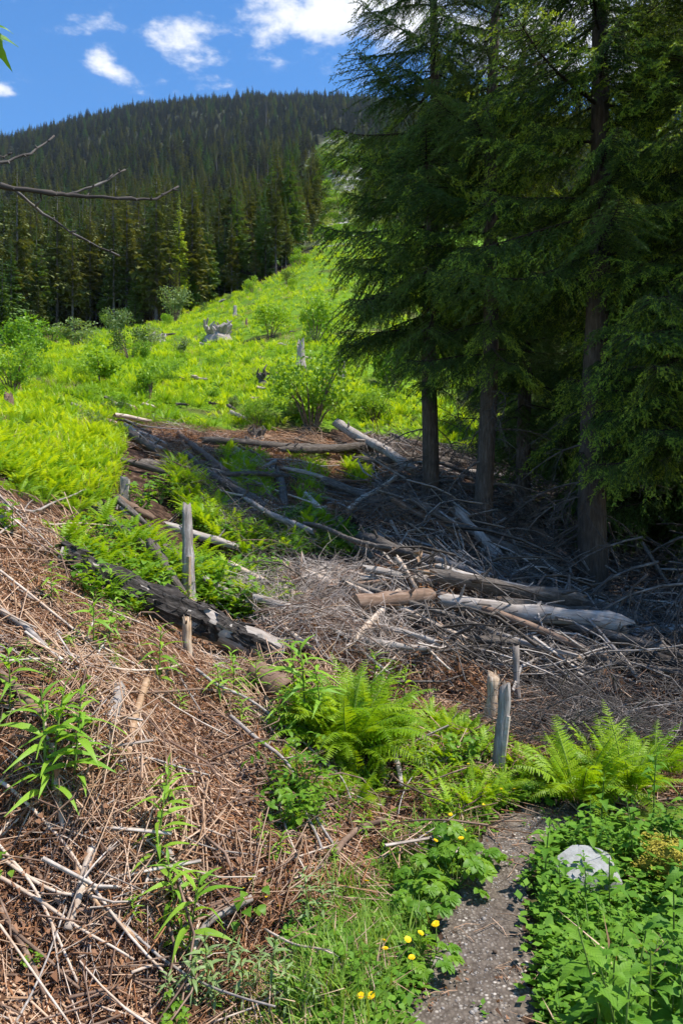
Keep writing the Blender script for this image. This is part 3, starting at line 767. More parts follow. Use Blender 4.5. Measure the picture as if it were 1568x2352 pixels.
# ------------------------------------------------------------------ leaf and plant shapes
def leaf_mesh(name, mat, L=1.0, Wd=.5, n=8, serr=.14, fold=.25, curl=.25, peak=.35, twist=0.0):
    g = G(); mid, lf, rt = [], [], []
    for i in range(n + 1):
        u = i / n
        prof = (u / peak) ** .7 if u < peak else max(0, (1 - (u - peak) / (1 - peak))) ** .85
        w_ = Wd / 2 * prof * (1 if i % 2 else 1 - serr) if 0 < i < n else .006
        z = .10 * math.sin(u * 3.1) - curl * u * u
        mid.append((u * L, 0, z * L)); lf.append(((u - .03) * L, w_ * L, (z + fold * w_) * L)); rt.append(((u - .03) * L, -w_ * L, (z + fold * w_) * L))
    vs = mid + lf + rt; fs = []
    for i in range(n):
        fs.append((i, i + 1, n + 1 + i + 1, n + 1 + i)); fs.append((i, 2 * (n + 1) + i, 2 * (n + 1) + i + 1, i + 1))
    g.add(vs, fs); return g.mesh(name, mat, True)
def multi_leaf(name, mat, parts, stemmat='green_stem'):
    """several leaflets (x, y, angle, length, width) on one leaf stalk"""
    g = G()
    mx = max(p[0] for p in parts)
    g.tube([(-.35, 0, .0), (0, 0, 0.02), (mx, 0, 0)], [.012, .010, .006], 3, 1, cap=False)
    for x, y, a, l, w_ in parts:
        n = 6; vs = []
        ca, sa = math.cos(a), math.sin(a)
        def T(u, v, z): return (x + ca * u - sa * v, y + sa * u + ca * v, z)
        for i in range(n + 1):
            u = i / n; pr = math.sin(math.pi * min(1, u * .92 + .04)) ** .75 * (1 if i % 2 else .84)
            z = .08 * l * math.sin(3 * u) - .22 * l * u * u
            hw = w_ / 2 * pr if i < n else .004
            vs += [T(u * l, 0, z), T(u * l, hw, z + .3 * hw), T(u * l, -hw, z + .3 * hw)]
        fs = []
        for i in range(n):
            a0 = 3 * i; b0 = 3 * i + 3
            fs += [(a0, b0, b0 + 1, a0 + 1), (a0, a0 + 2, b0 + 2, b0)]
        g.add(vs, fs, 0)
    return g.mesh(name, [mat, stemmat], True)
LEAF = {
    'nettle': [leaf_mesh('nettle_leaf', 'nettle_leaf', 1, w_, 10, .2, .35, c, .3) for w_, c in ((.60, .25), (.52, .45), (.56, .1))],
    'lance': [leaf_mesh('lance_leaf', 'fireweed_leaf', 1, w_, 6, .0, .3, c, .35) for w_, c in ((.18, .22), (.16, .45), (.19, .05))],
    'pale': [leaf_mesh('pale_leaf', 'pale_leaf', 1, w_, 6, .0, .3, c, .45) for w_, c in ((.22, .22), (.2, .4))],
    'round': [multi_leaf('lobed_leaf', 'shrub_leaf', [(0, 0, a, .62, .42) for a in (-1.9, -1.15, -.4, .4, 1.15, 1.9)] + [(0, 0, 0, .66, .42)])],
    'heart': [leaf_mesh('heart_leaf', 'shrub_leaf', 1, .95, 8, .03, .15, .2, .3)],
    'pinnate': [multi_leaf('pinnate_leaf', 'shrub_leaf', [(.05, 0, 1.1, .42, .2), (.05, 0, -1.1, .42, .2), (.33, 0, .95, .42, .2), (.33, 0, -.95, .42, .2), (.6, 0, 0, .48, .24)])],
    'tri': [multi_leaf('trifoliate_leaf', 'shrub_leaf', [(.05, 0, 1.1, .5, .34), (.05, 0, -1.1, .5, .34), (.2, 0, 0, .62, .42)])],
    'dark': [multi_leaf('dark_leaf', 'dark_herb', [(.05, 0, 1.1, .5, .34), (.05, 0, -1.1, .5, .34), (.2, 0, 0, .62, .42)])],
    'dandelion': [leaf_mesh('dandelion_leaf', 'shrub_leaf', 1, .24, 10, .55, .2, .35, .65)],
}
def M4(loc, az_, pitch, roll, s):
    return Matrix.Translation(loc) @ Matrix.Rotation(az_, 4, 'Z') @ Matrix.Rotation(-pitch, 4, 'Y') @ Matrix.Rotation(roll, 4, 'X') @ Matrix.Diagonal((s, s, s, 1))
def template(kind, seed):
    """(stem mesh, [(leaf mesh, matrix)]) of a plant about 1 high"""
    g = random.Random(seed); st = G(); lv = []
    def stalk(pts, r0, r1, n=5, m=0): st.tube(pts, [r0 + (r1 - r0) * i / (len(pts) - 1) for i in range(len(pts))], n, m, cap=False)
    if kind == 'nettle':
        lx, ly = g.uniform(-.12, .12), g.uniform(-.12, .12)
        ax = lambda u: Vector((lx * u * u, ly * u * u, u))
        stalk([ax(k / 5) for k in range(6)], .013, .006)
        a = g.uniform(0, 3)
        for k in range(6):
            u = (.22, .40, .56, .72, .86, .97)[k]; a += math.pi / 2 + g.uniform(-.2, .2)
            sz = (.24, .30, .30, .27, .20, .11)[k] * g.uniform(.85, 1.1)
            for h in (0, math.pi):
                lv.append((g.choice(LEAF['nettle']), M4(ax(u) + Vector((math.cos(a + h) * .03, math.sin(a + h) * .03, .02)), a + h + g.uniform(-.2, .2), R(g.uniform(-32, 18) + k * 6), g.uniform(-.3, .3), sz)))
    elif kind in ('lance', 'pale'):
        lx, ly = g.uniform(-.15, .15), g.uniform(-.15, .15)
        ax = lambda u: Vector((lx * u * u, ly * u * u, u))
        stalk([ax(k / 5) for k in range(6)], .014, .005)
        n = 20
        for k in range(n):
            u = .22 + .78 * k / n; sz = (.42 if kind == 'lance' else .30) * (1.0 - .5 * abs(u - .6)) * g.uniform(.8, 1.15) * (1 if k < n - 4 else .7)
            lv.append((g.choice(LEAF[kind]), M4(ax(u), k * 2.4 + g.uniform(-.3, .3), R(-8 + 60 * max(0, u - .3) + g.uniform(-14, 14)), g.uniform(-.5, .5), sz)))
    elif kind in ('pinnate', 'tri', 'dark'):
        for s_ in range(6):
            a = g.uniform(0, 6.28); out = g.uniform(.15, .55); h = g.uniform(.6, 1.0)
            ax = lambda u: Vector((math.cos(a) * out * u ** 1.3, math.sin(a) * out * u ** 1.3, h * u * (1 - .12 * u)))
            stalk([ax(k / 4) for k in range(5)], .012, .005, 4)
            for k in range(5):
                u = (.35, .55, .72, .88, 1.0)[k]
                lv.append((g.choice(LEAF[kind]), M4(ax(u) , a + k * 2.4 + g.uniform(-.5, .5), R(g.uniform(-25, 30)), g.uniform(-.3, .3), g.uniform(.20, .32))))
    elif kind in ('round', 'heart'):
        for k in range(13):
            a = g.uniform(0, 6.28); out = g.uniform(.1, .8); h = g.uniform(.35, 1.0) * (1.1 - .5 * out); p = Vector((math.cos(a) * out, math.sin(a) * out, h))
            stalk([(0, 0, 0), p * .5 + Vector((0, 0, .12)), p], .014, .009, 4)
            lv.append((g.choice(LEAF[kind]), M4(p, a + g.uniform(-.6, .6), R(g.uniform(-30, 15)), g.uniform(-.35, .35), g.uniform(.42, .62) * (.9 if kind == 'round' else .62))))
    return st.mesh('plant_stem', 'green_stem', True), lv
TPL = {k: [template(k, 10 * i + len(k)) for i in range(nv)] for k, nv in (('nettle', 5), ('lance', 4), ('pale', 3), ('pinnate', 3), ('tri', 4), ('dark', 2), ('round', 3), ('heart', 2))}
def plant(name, label, cat, kind, loc, h, rz=None, group=None, tilt=.12, tv=None):
    sm, lv = random.choice(TPL[kind]) if tv is None else TPL[kind][tv]
    t = thing(name, label, cat, loc, (random.uniform(-tilt, tilt), random.uniform(-tilt, tilt), random.uniform(0, 6.28) if rz is None else rz), h, group)
    obj('stem', sm, t)
    for me, m in lv: obj('leaf', me, t, mat=m)
    return t
def frond_mesh(seed, arch, mat='fern_leaf', pairs=30, teeth=6, wide=.165):
    g = np.random.default_rng(seed); M = G(); ang = R(78); p = np.array([0., 0, 0]); path = [p]
    N = 26
    for i in range(N):
        ang_i = R(80) - arch * (i / N) ** 1.2
        p = p + np.array([math.cos(ang_i), .02 * math.sin(i * .5 + seed), math.sin(ang_i)]) / N; path.append(p)
    path = np.array(path)
    M.tube([path[i] for i in range(0, N + 1, 3)], [.007 * (1 - i / N) + .0015 for i in range(0, N + 1, 3)], 3, 1, cap=False)
    T = []
    for k in range(pairs):
        u = .14 + .86 * k / pairs
        f = u * N; i = min(int(f), N - 1); c = path[i] + (path[i + 1] - path[i]) * (f - i); tg = unit(path[min(i + 1, N)] - path[i])
        nrm = np.array([-tg[2], 0, tg[0]])
        l = wide * min(1, (u - .06) / .25) * (1 - max(0, u - .45) / .56) ** .8 * g.uniform(.88, 1.1)
        for sg in (-1, 1):
            d = unit(np.array([0, sg, 0]) * .92 + tg * g.uniform(.3, .6) - nrm * g.uniform(-.1, .5))
            pw = l * .15 + .004
            for j in range(teeth):
                q0, q1 = j / teeth, (j + 1) / teeth; a = c + d * l * q0; b = c + d * l * q1 - nrm * l * .1 * q1
                ww = pw * (1 - q0 * .8)
                for s2 in (-1, 1):
                    T.append((a, b, a * .4 + b * .6 + tg * s2 * ww + d * pw * .35 - nrm * ww * .15))
    M.tris(T, 0)
    return M.mesh('fern_frond', [mat, 'green_stem'])
FROND = [frond_mesh(i, R(a)) for i, a in enumerate((36, 56, 76, 100))]
def fern(label, loc, size, n, group='lady ferns', spread=1.0, cat='fern', face=None):
    t = thing('fern', label, cat, loc, (0, 0, random.uniform(0, 6.28)), 1, group)
    n = int(n * 1.35); size *= .84
    for k in range(n):
        a = k * 2.399 + random.uniform(-.4, .4); inner = k / n
        o = obj('frond', random.choice(FROND[2:] if inner < .55 else FROND[:3]), t, (math.cos(a) * .03, math.sin(a) * .03, -.01), (random.uniform(-.25, .25), R(24 * (1 - inner) ** 1.3) * spread + random.uniform(-.1, .14), a), size * random.uniform(.6, 1.12))
    return t

# ------------------------------------------------------------------ ground cover (nobody could count it)
def blades(seed, n, h, wd, mat, spread=.12, lean=.5, name='tuft'):
    g = np.random.default_rng(seed); M = G()
    for k in range(n):
        a = g.uniform(0, 6.28); r = spread * math.sqrt(g.random()); b = np.array([math.cos(a * 3) * r, math.sin(a * 3) * r, -.02])
        d = np.array([math.cos(a), math.sin(a), 0]); sd_ = np.array([-d[1], d[0], 0]) * wd * g.uniform(.6, 1.2); hh = h * g.uniform(.6, 1.15); ln = lean * g.uniform(.2, 1.2)
        p1 = b + d * hh * ln * .3 + np.array([0, 0, hh * .6]); p2 = b + d * hh * ln * .9 + np.array([0, 0, hh * (1 - .18 * ln)])
        M.add([b - sd_ * .6, b + sd_ * .6, p1 + sd_, p1 - sd_, p2], [(0, 1, 2, 3), (3, 2, 4)])
    return M.mesh(name, mat)
def fern_clump(seed, mat, n=8, h=.55):
    g = np.random.default_rng(seed); M = G(); T = []
    for k in range(n):
        a = g.uniform(0, 6.28); d = np.array([math.cos(a), math.sin(a), 0]); sd_ = np.array([-d[1], d[0], 0]); L = h * g.uniform(.7, 1.2); fl = g.uniform(.5, 1.2)
        f = lambda u: d * L * .75 * fl * u ** 1.3 + np.array([0, 0, L * (1.1 * u - .5 * fl * u * u)])
        for j in range(11):
            u0, u1 = .1 + .9 * j / 11, .1 + .9 * (j + 1) / 11; p, q = f(u0), f(u1); w_ = L * .2 * min(1, u0 / .3) * (1 - u0 * .85)
            for s2 in (-1, 1): T.append((p, q, q + sd_ * s2 * w_ + (q - p) * .6 + np.array([0, 0, -w_ * .25])))
    M.tris(T); return M.mesh('fern_clump', mat)
def herb(seed, mat, n=46, r=.28, h=.3, sz=.07):
    g = np.random.default_rng(seed); M = G()
    for k in range(n):
        a = g.uniform(0, 6.28); rr = r * math.sqrt(g.random()); p = np.array([math.cos(a) * rr, math.sin(a) * rr, h * g.uniform(.1, 1) * (1 - .5 * rr / r)])
        b = g.uniform(0, 6.28); d = np.array([math.cos(b), math.sin(b), g.uniform(-.6, .4)]); d = unit(d); sd_ = unit(np.cross(d, [0, 0, 1])); s = sz * g.uniform(.6, 1.3)
        M.add([p, p + d * s * .5 + sd_ * s * .32, p + d * s, p + d * s * .5 - sd_ * s * .32], [(0, 1, 2, 3)])
    return M.mesh('herb', mat)
gM = np.random.default_rng(21)
MP = protos('meadow_plant', [fern_clump(1, 'meadow_leaf'), fern_clump(2, 'meadow_leaf', 10, .6), blades(3, 26, .5, .012, 'meadow_leaf', .2, .6), blades(4, 30, .42, .010, 'meadow_dark', .2, .7), fern_clump(5, 'meadow_dark', 9, .6), herb(6, 'bush_leaf', 60, .35, .35, .10), blades(7, 18, .6, .006, 'straw', .2, .7), herb(8, 'meadow_dark', 70, .4, .4, .09), herb(9, 'meadow_olive', 60, .35, .3, .08)])
LEFTP = [(-500, 1010), (250, 1000), (280, 1080), (270, 1150), (200, 1175), (90, 1150), (0, 1095), (-500, 1100)]
def cover(name, coll, n, poly, y0, y1, weights, smin, smax, label, cat, seed, dens=None, grow=True, smi=-.75, sma=.6, tilt=.12, zoff=0.0, fn=None, mixer=False):
    P = scatter_pts(n, poly, y0, y1, smi, sma, seed); g = np.random.default_rng(seed)
    if dens is not None: P = P[g.random(len(P)) < dens(P)]
    w_ = np.array(weights, float); idx = g.choice(len(w_), len(P), p=w_ / w_.sum())
    if mixer:                                # drifts of darker and duller plants
        q = fbm(P[:, 0] / 4.5, P[:, 1] / 4.5, 3, 90) + g.normal(0, .05, len(P)); q2 = fbm(P[:, 0] / 3.1, P[:, 1] / 3.1, 3, 120) + g.normal(0, .05, len(P))
        idx = np.where(q > .17, g.choice([3, 4, 7, 5], len(P)), idx); idx = np.where(q2 > .21, g.choice([8, 6, 8, 7], len(P)), idx)
    sc = g.uniform(smin, smax, len(P)) * (np.interp(P[:, 1], [8, 20, 50, 110], [.46, .52, .68, 1.05]) if grow else 1)
    P[:, 2] += zoff
    return (fn or scatter)(name, coll, P, zrot(len(P), g, tilt), sc, idx, label, cat)
mdens = lambda P: np.clip(1.15 - 1.1 * ss_(.08, .2, fbm(P[:, 0] / 2.6, P[:, 1] / 2.6, 3, 33)) - .4 * ss_(.1, .25, fbm(P[:, 0] / 7, P[:, 1] / 7, 2, 61)), .1, 1)
cover('meadow_vegetation', MP, 26000, MEADOW, 6.5, 125, [5, 4, 6, 2.5, 2, 1.6, .5, 1.6, .8], .6, 1.3, 'bright yellow-green ferns and grass covering the sunny clearing', 'meadow', 31, mdens, mixer=True)
cover('fern_thicket', MP, 1500, LEFTP, 4.6, 16, [5, 3, 1, 1, 4, 1, .5, 2.5, .6], .26, .52, 'bright green fern thicket on the crest of the bank', 'ferns', 32, None, False)
HERBP = protos('herb_plant', [herb(11, 'dark_herb', 50, .3, .28, .075), herb(12, 'shrub_leaf', 50, .28, .26, .07), fern_clump(13, 'fern_leaf', 8, .45), herb(14, 'meadow_dark', 50, .25, .25, .06), blades(15, 26, .35, .006, 'fern_leaf', .15, .5)])
for nm, n, poly, wts, lb in (
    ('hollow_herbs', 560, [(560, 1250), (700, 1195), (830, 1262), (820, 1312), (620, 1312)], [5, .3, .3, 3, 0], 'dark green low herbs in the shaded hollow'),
    ('gully_herbs', 330, [(380, 1060), (450, 1100), (520, 1200), (640, 1340), (560, 1330), (450, 1230), (390, 1150)], [2, 1, 3, 3, 0], 'green herbs along the gully below the long fallen log'),
    ('crest_herbs', 330, [(420, 1290), (640, 1365), (650, 1430), (560, 1440), (440, 1370)], [.2, 5, 2, 2, 0], 'fresh green herbs behind the grey standing snag'),
    ('slash_ferns', 260, [(500, 1035), (610, 1060), (625, 1175), (540, 1165)], [0, .5, 3, 1, 4], 'bright green ferns sprouting between fallen logs'),
    ('slash_sprouts', 200, [(660, 1040), (760, 1050), (730, 1190), (690, 1190)], [0, .5, 2, 1, 4], 'green shoots growing among scattered slash'),
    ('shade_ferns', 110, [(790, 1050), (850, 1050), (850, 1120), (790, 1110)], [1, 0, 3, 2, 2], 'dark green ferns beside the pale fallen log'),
    ('bank_herbs', 230, [(130, 1220), (260, 1200), (430, 1290), (420, 1440), (280, 1430), (140, 1320)], [.5, 4, 3, 2, 0], 'green herbs and ferns around the charred log'),
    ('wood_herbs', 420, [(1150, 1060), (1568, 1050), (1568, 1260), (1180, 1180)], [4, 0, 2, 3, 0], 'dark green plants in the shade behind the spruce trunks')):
    cover(nm, HERBP, n, poly, 3.5, 24, wts, .4, .85, lb, 'herbs', len(nm) * 7 + n, None, False, zoff=.18 if 'hollow' in nm else .10 if 'gully' in nm else .03)

# dead bracken, straw and litter on the bank
def straw(seed, n, mat, L=(.2, .6), spread=.16, ang=.55, rr=(.0012, .0026), lift=.05):
    g = random.Random(seed); M = G()
    for k in range(n):
        l = g.uniform(*L); a = g.gauss(0, ang); c = Vector((g.uniform(-spread, spread), g.uniform(-spread, spread), g.uniform(0, lift)))
        d = Vector((math.cos(a), math.sin(a), g.uniform(-.12, .12))); b = Vector((0, 0, g.uniform(-.02, .05) * l * 2)); s = Vector((-d.y, d.x, 0)) * g.uniform(-.12, .12) * l
        r = g.uniform(*rr)
        M.tube([c - d * l / 2, c + b + s, c + d * l / 2], [r, r * .9, r * .5], 3, cap=False)
    return M.mesh('straw', mat)
def crumbs(seed, n, mat, r=.12, sz=.02, h=.05):
    g = np.random.default_rng(seed); c = g.uniform(-r, r, (n, 1, 3)) * np.array([1, 1, 0]) + g.uniform(0, h, (n, 1, 1)) * np.array([0, 0, 1])
    M = G(); M.tris(c + g.normal(0, sz, (n, 3, 3))); return M.mesh('dead_leaves', mat)
LP = protos('litter', [straw(1, 12, 'straw', (.14, .6), .13, .5, (.0016, .0042), .03), straw(2, 12, 'straw', (.08, .28), .15, 1.1, (.0012, .003), .03), straw(3, 12, 'twig_red', (.1, .36), .14, .7, (.0014, .0036), .03), straw(4, 12, 'twig_brown', (.1, .36), .14, .9, (.002, .006), .03),
                       crumbs(5, 120, 'dead_fern', .12, .009, .06), crumbs(6, 120, 'dead_fern', .14, .007, .07), crumbs(7, 80, 'straw', .14, .006, .04), straw(8, 16, 'dead_fern', (.08, .28), .13, .9, (.0015, .003), .04)])
BANK = [(-500, 1150), (0, 1170), (130, 1200), (250, 1270), (420, 1400), (640, 1530), (800, 1520), (1000, 1560), (1120, 1600), (1150, 1760), (1080, 1850), (960, 1920), (860, 2010), (720, 2080), (600, 2200), (480, 2330), (420, 2700), (-700, 2700)]
def litter(name, n, poly, y0, y1, wts, smin, smax, label, seed, lift=.02, spin=.5, coll=None, smi=-.75, sma=.45):
    P = scatter_pts(n, poly, y0, y1, smi, sma, seed); g = np.random.default_rng(seed)
    w_ = np.array(wts, float); idx = g.choice(len(w_), len(P), p=w_ / w_.sum())
    rot = slope_rot(P[:, 0], P[:, 1], g.normal(0, spin, len(P)))
    P[:, 2] += g.uniform(-.01, lift, len(P))
    return mass(name, coll or LP, P, rot, g.uniform(smin, smax, len(P)), idx, label, 'litter')
litter('bracken_litter', 5000, BANK, 1.9, 7, [6, 4, 6, 4, 3.5, 3.5, 1, 4], .55, 1.25, 'brown dead bracken and straw matted over the steep bank', 41, .03, .55)
SLASH = [(560, 1390), (700, 1330), (830, 1290), (840, 1180), (900, 1120), (830, 1020), (1000, 1040), (1100, 1060), (1200, 1200), (1568, 1300), (1900, 1400), (1900, 1640), (1568, 1660), (1200, 1640), (1000, 1580), (800, 1530), (640, 1500)]
litter('slash_litter', 1500, SLASH, 4.5, 17, [1.5, 2, 1.5, 4, 3, 2, 1, 3], 1.0, 2.2, 'brown needle and twig litter under the slash', 42, .05, 2.0, None, -.3, .8)
UPSL = [(240, 975), (420, 985), (760, 1000), (860, 1050), (840, 1180), (760, 1220), (640, 1240), (520, 1210), (400, 1080), (280, 1010)]
litter('upper_litter', 800, UPSL, 7, 20, [3, 2, 3, 2, 3, 2, 1, 4], 1.3, 2.6, 'reddish brown litter among the upper fallen logs', 43, .05, 2.0)

# broken branches of the slash pile
def brush(seed, n, mat, L=(.4, 1.3), ang=1.2, rr=(.002, .008), h=.26, spread=.3):
    g = random.Random(seed); M = G()
    for k in range(n):
        l = g.uniform(*L); a = g.gauss(0, ang); c = Vector((g.uniform(-spread, spread), g.uniform(-spread, spread), g.uniform(.0, h)))
        d = Vector((math.cos(a), math.sin(a), g.gauss(0, .34 if h > .1 else .07))).normalized(); s = Vector((-d.y, d.x, g.uniform(-.5, .8))) * g.uniform(-.34, .34) * l; r = g.uniform(*rr)
        p0, p1, p2 = c - d * l / 2, c + s, c + d * l / 2
        M.tube([p0, p0.lerp(p1, .55) + s * .25, p1, p1.lerp(p2, .5) + s * .2, p2], [r, r * .9, r * .75, r * .55, r * .25], 3, cap=False)
        for j in range(g.randint(1, 3)):
            q = p0.lerp(p2, g.uniform(.25, .85)) + s * .5; d2 = (d + Vector((g.uniform(-.9, .9), g.uniform(-.9, .9), g.uniform(-.3, .6)))).normalized(); l2 = l * g.uniform(.15, .4)
            M.tube([q, q + d2 * l2], [r * .5, r * .15], 3, cap=False)
    return M.mesh('brush', mat)
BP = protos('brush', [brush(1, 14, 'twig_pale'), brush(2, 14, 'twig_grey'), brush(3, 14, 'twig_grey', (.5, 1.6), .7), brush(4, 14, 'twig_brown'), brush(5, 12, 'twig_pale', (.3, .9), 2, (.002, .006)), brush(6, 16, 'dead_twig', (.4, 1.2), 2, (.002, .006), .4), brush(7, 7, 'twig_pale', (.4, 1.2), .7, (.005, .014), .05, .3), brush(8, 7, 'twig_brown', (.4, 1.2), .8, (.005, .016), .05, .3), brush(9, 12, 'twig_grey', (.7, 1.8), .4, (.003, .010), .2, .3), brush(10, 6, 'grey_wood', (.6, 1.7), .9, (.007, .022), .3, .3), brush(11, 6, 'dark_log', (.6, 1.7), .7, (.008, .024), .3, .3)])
def brushpile(name, n, poly, y0, y1, wts, smin, smax, label, seed, lift=.2, spin=.8, base=0.0):
    P = scatter_pts(n, poly, y0, y1, -.75, .9, seed); g = np.random.default_rng(seed); w_ = np.array(wts, float)
    idx = g.choice(len(w_), len(P), p=w_ / w_.sum()); rot = slope_rot(P[:, 0], P[:, 1], g.normal(base, spin, len(P)))
    P[:, 2] += g.uniform(-.03, lift, len(P)); o = mass(name, BP, P, rot, g.uniform(smin, smax, len(P)), idx, label, 'branches')
brushpile('lit_slash', 230, [(560, 1390), (700, 1340), (900, 1370), (1000, 1420), (1010, 1540), (860, 1530), (640, 1490)], 5, 8.5, [9, .3, 0, 3, 8, 0, 2, 0, 0, .6, .2], .4, .75, 'bleached broken twigs heaped on the slash, coloured paler for sunlight', 51, .16)
brushpile('dark_slash', 240, [(900, 1370), (1180, 1380), (1460, 1470), (1800, 1500), (1800, 1660), (1480, 1650), (1180, 1620), (1000, 1560)], 4.8, 8.5, [1, 3, 4, 1.5, 1, 3, 0, 0, 7, 3, 4], .5, 1.0, 'grey tangled dead branches, coloured darker for the shade of the spruces', 52, .16, .5, 0)
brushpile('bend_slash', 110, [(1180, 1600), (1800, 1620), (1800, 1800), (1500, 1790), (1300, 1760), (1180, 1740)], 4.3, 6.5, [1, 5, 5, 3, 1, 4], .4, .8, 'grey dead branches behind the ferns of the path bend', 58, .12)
litter('bend_litter', 500, [(1150, 1600), (1800, 1620), (1800, 1850), (1300, 1830), (1150, 1760)], 3.8, 6.5, [1.5, 2, 1.5, 4, 3, 2, 1, 3], .7, 1.4, 'brown litter behind the ferns of the path bend', 59, .05, 2.0, None, 0, .9)
brushpile('trunk_slash', 380, [(830, 1290), (850, 1160), (900, 1110), (830, 1020), (1000, 1030), (1250, 1050), (1568, 1250), (1800, 1300), (1800, 1480), (1460, 1470), (1180, 1380), (900, 1370)], 7, 19, [1.5, 4, 3, 4, 2, 4, 0, 0, 2, 3, 3], .7, 1.5, 'grey and brown dead branches lying around the spruce trunks', 53, .14)
brushpile('hollow_slash', 100, [(380, 1080), (480, 1110), (640, 1230), (820, 1320), (700, 1350), (600, 1320), (480, 1210)], 7, 13, [1, 6, 4, 2, 1, 2], .5, 1.0, 'grey branches lying in the shaded gully', 54, .05)
brushpile('upper_slash', 70, UPSL, 8, 20, [4, 4, 2, 4, 3, 0], .5, 1.0, 'scattered branches between the upper fallen logs', 55, .04)
brushpile('bank_sticks', 200, BANK, 2.0, 6.5, [0, 0, 0, 0, 0, 0, 5, 4], .35, .7, 'thin dry branches strewn over the brown bank', 56, .05, .7)
# dry hanging twigs under the trees on the right
DB = protos('dry_twigs', BR_DEAD)
P = scatter_pts(150, [(1230, 1230), (1568, 1180), (1900, 1250), (1900, 1660), (1500, 1640), (1400, 1500)], 5.5, 14, .2, .8, 57)
gD = np.random.default_rng(57); P[:, 2] += gD.uniform(.2, 1.3, len(P))
mass('dry_twigs', DB, P, np.c_[gD.uniform(-.4, .4, len(P)), gD.uniform(-.1, .9, len(P)), gD.uniform(0, 6.28, len(P))], gD.uniform(.6, 1.3, len(P)), gD.integers(0, 4, len(P)), 'bare arching dead twigs under the spruces on the dark side', 'twigs')

# path edges, nettle floor, gravel
GP = protos('grass_tuft', [blades(21, 18, .15, .003, 'grass_blade', .06, .9), blades(22, 18, .10, .003, 'grass_blade', .06, 1.1), herb(23, 'nettle_leaf', 26, .09, .09, .035), herb(24, 'shrub_leaf', 26, .08, .07, .03), blades(25, 14, .16, .0022, 'straw', .06, 1.1), herb(26, 'moss', 40, .09, .03, .015)])
EDGE = [(700, 2080), (830, 2030), (930, 1940), (1010, 1880), (1120, 1840), (1300, 1815), (1330, 1850), (1220, 1880), (1140, 1930), (1110, 1990), (1060, 2060), (990, 2150), (960, 2250), (920, 2352), (900, 2700), (650, 2700), (700, 2352), (690, 2200)]
cover('bend_herbs', HERBP, 420, [(900, 1700), (1000, 1640), (1130, 1690), (1180, 1760), (1300, 1835), (1150, 1880), (1010, 1900), (930, 1850)], 3.4, 5.5, [0, 5, 4, 3, 1], .16, .42, 'bright green herbs on the bank beside the path bend', 'herbs', 67, lambda P: (path_dist(P[:, 0], P[:, 1]) > .04).astype(float), False, zoff=.03, fn=mass)
cover('middle_herbs', HERBP, 260, [(600, 1800), (700, 1720), (800, 1740), (880, 1830), (760, 1900), (700, 1960), (610, 1960)], 2.8, 5.0, [0, 6, 1, 3, 1], .16, .36, 'green herbs under the seedlings and below the largest fern', 'herbs', 68, lambda P: .2 + .8 * (fbm(P[:, 0] / .4, P[:, 1] / .4, 2, 8) > 0), False, zoff=.03, fn=mass)
cover('path_grass', GP, 1500, EDGE, 1.7, 5, [3.2, 2.2, 5, 5, 1.2, .6], .5, 1.2, 'short grass and weeds along the path edge', 'grass', 61, lambda P: (path_dist(P[:, 0], P[:, 1]) > .055).astype(float), False, -.4, .6, .2, fn=mass)
cover('path_moss', GP, 420, [(480, 2352), (560, 2250), (700, 2200), (760, 2280), (760, 2500), (440, 2500)], 1.8, 3, [.6, .8, 1, .5, 1.5, 6], .4, .9, 'flat yellow-brown moss and straw at the foot of the bank', 'moss', 62, None, False, -.5, .2, .15, fn=mass)
NET = [(1200, 2700), (1195, 2200), (1212, 2050), (1218, 1965), (1300, 1895), (1900, 1880), (2400, 2000), (2400, 2700)]
cover('nettle_floor', GP, 1500, NET, 1.6, 4.2, [.15, .2, 6, 4, .2, 0], .8, 1.6, 'low green weeds under the nettles', 'weeds', 63, lambda P: (path_dist(P[:, 0], P[:, 1]) > .05).astype(float), False, 0, 1.1, .2, fn=mass)
def rock_mesh(seed, dims, mat, nplanes=14, rough=.035, sub=3, top=None):
    import bmesh
    g = np.random.default_rng(seed); bm = bmesh.new(); bmesh.ops.create_icosphere(bm, subdivisions=sub, radius=1)
    N = unit(g.normal(size=(nplanes, 3))); Hh = g.uniform(.62, .95, nplanes)
    if nplanes == 0:                          # a blocky boulder
        N = unit(np.array([(1, .15, .1), (-1, -.1, .15), (.1, 1, .1), (.05, -1, .25), (0, 0, -1), (0, 0, 1.), (.7, -.6, .5), (-.6, .7, .6), (-.75, -.5, .3)]) + g.normal(0, .06, (9, 3))); Hh = np.array([.8, .82, .75, .72, .8, .62, .84, .86, .88])
        top = None if top is None else top; N[5] = unit(np.array(top)[None])[0]; top = None
    if top is not None: N[0] = unit(np.array(top)[None])[0]; Hh[0] = .62
    for v in bm.verts:
        d = np.array(v.co); dt = N @ d; r = min([h / q for h, q in zip(Hh, dt) if q > .15] + [1.05])
        r *= 1 + rough * g.normal() * .4 + rough * 2 * float(fbm(np.array(d[0] * 4 + seed), np.array(d[1] * 4 + d[2] * 3)))
        v.co = Vector(d * r * np.array(dims))
    me = bpy.data.meshes.new('rock'); bm.to_mesh(me); bm.free(); me.materials.append(MATS[mat]); return me
PEB = protos('pebble', [rock_mesh(i, (1, .8, .5), 'pebble', 9, .02, 1) for i in range(4)])
gP = np.random.default_rng(64); pp = []
for i in gP.integers(0, len(PF) - 6, 2600):
    p = PF[i]; r = p[2] * 1.15 * gP.uniform(-1, 1); a = gP.uniform(0, 6.28); x, y = p[0] + math.cos(a) * r, p[1] + math.sin(a) * r
    pp.append((x, y, gz(x, y) + .006))
pp = np.array(pp)
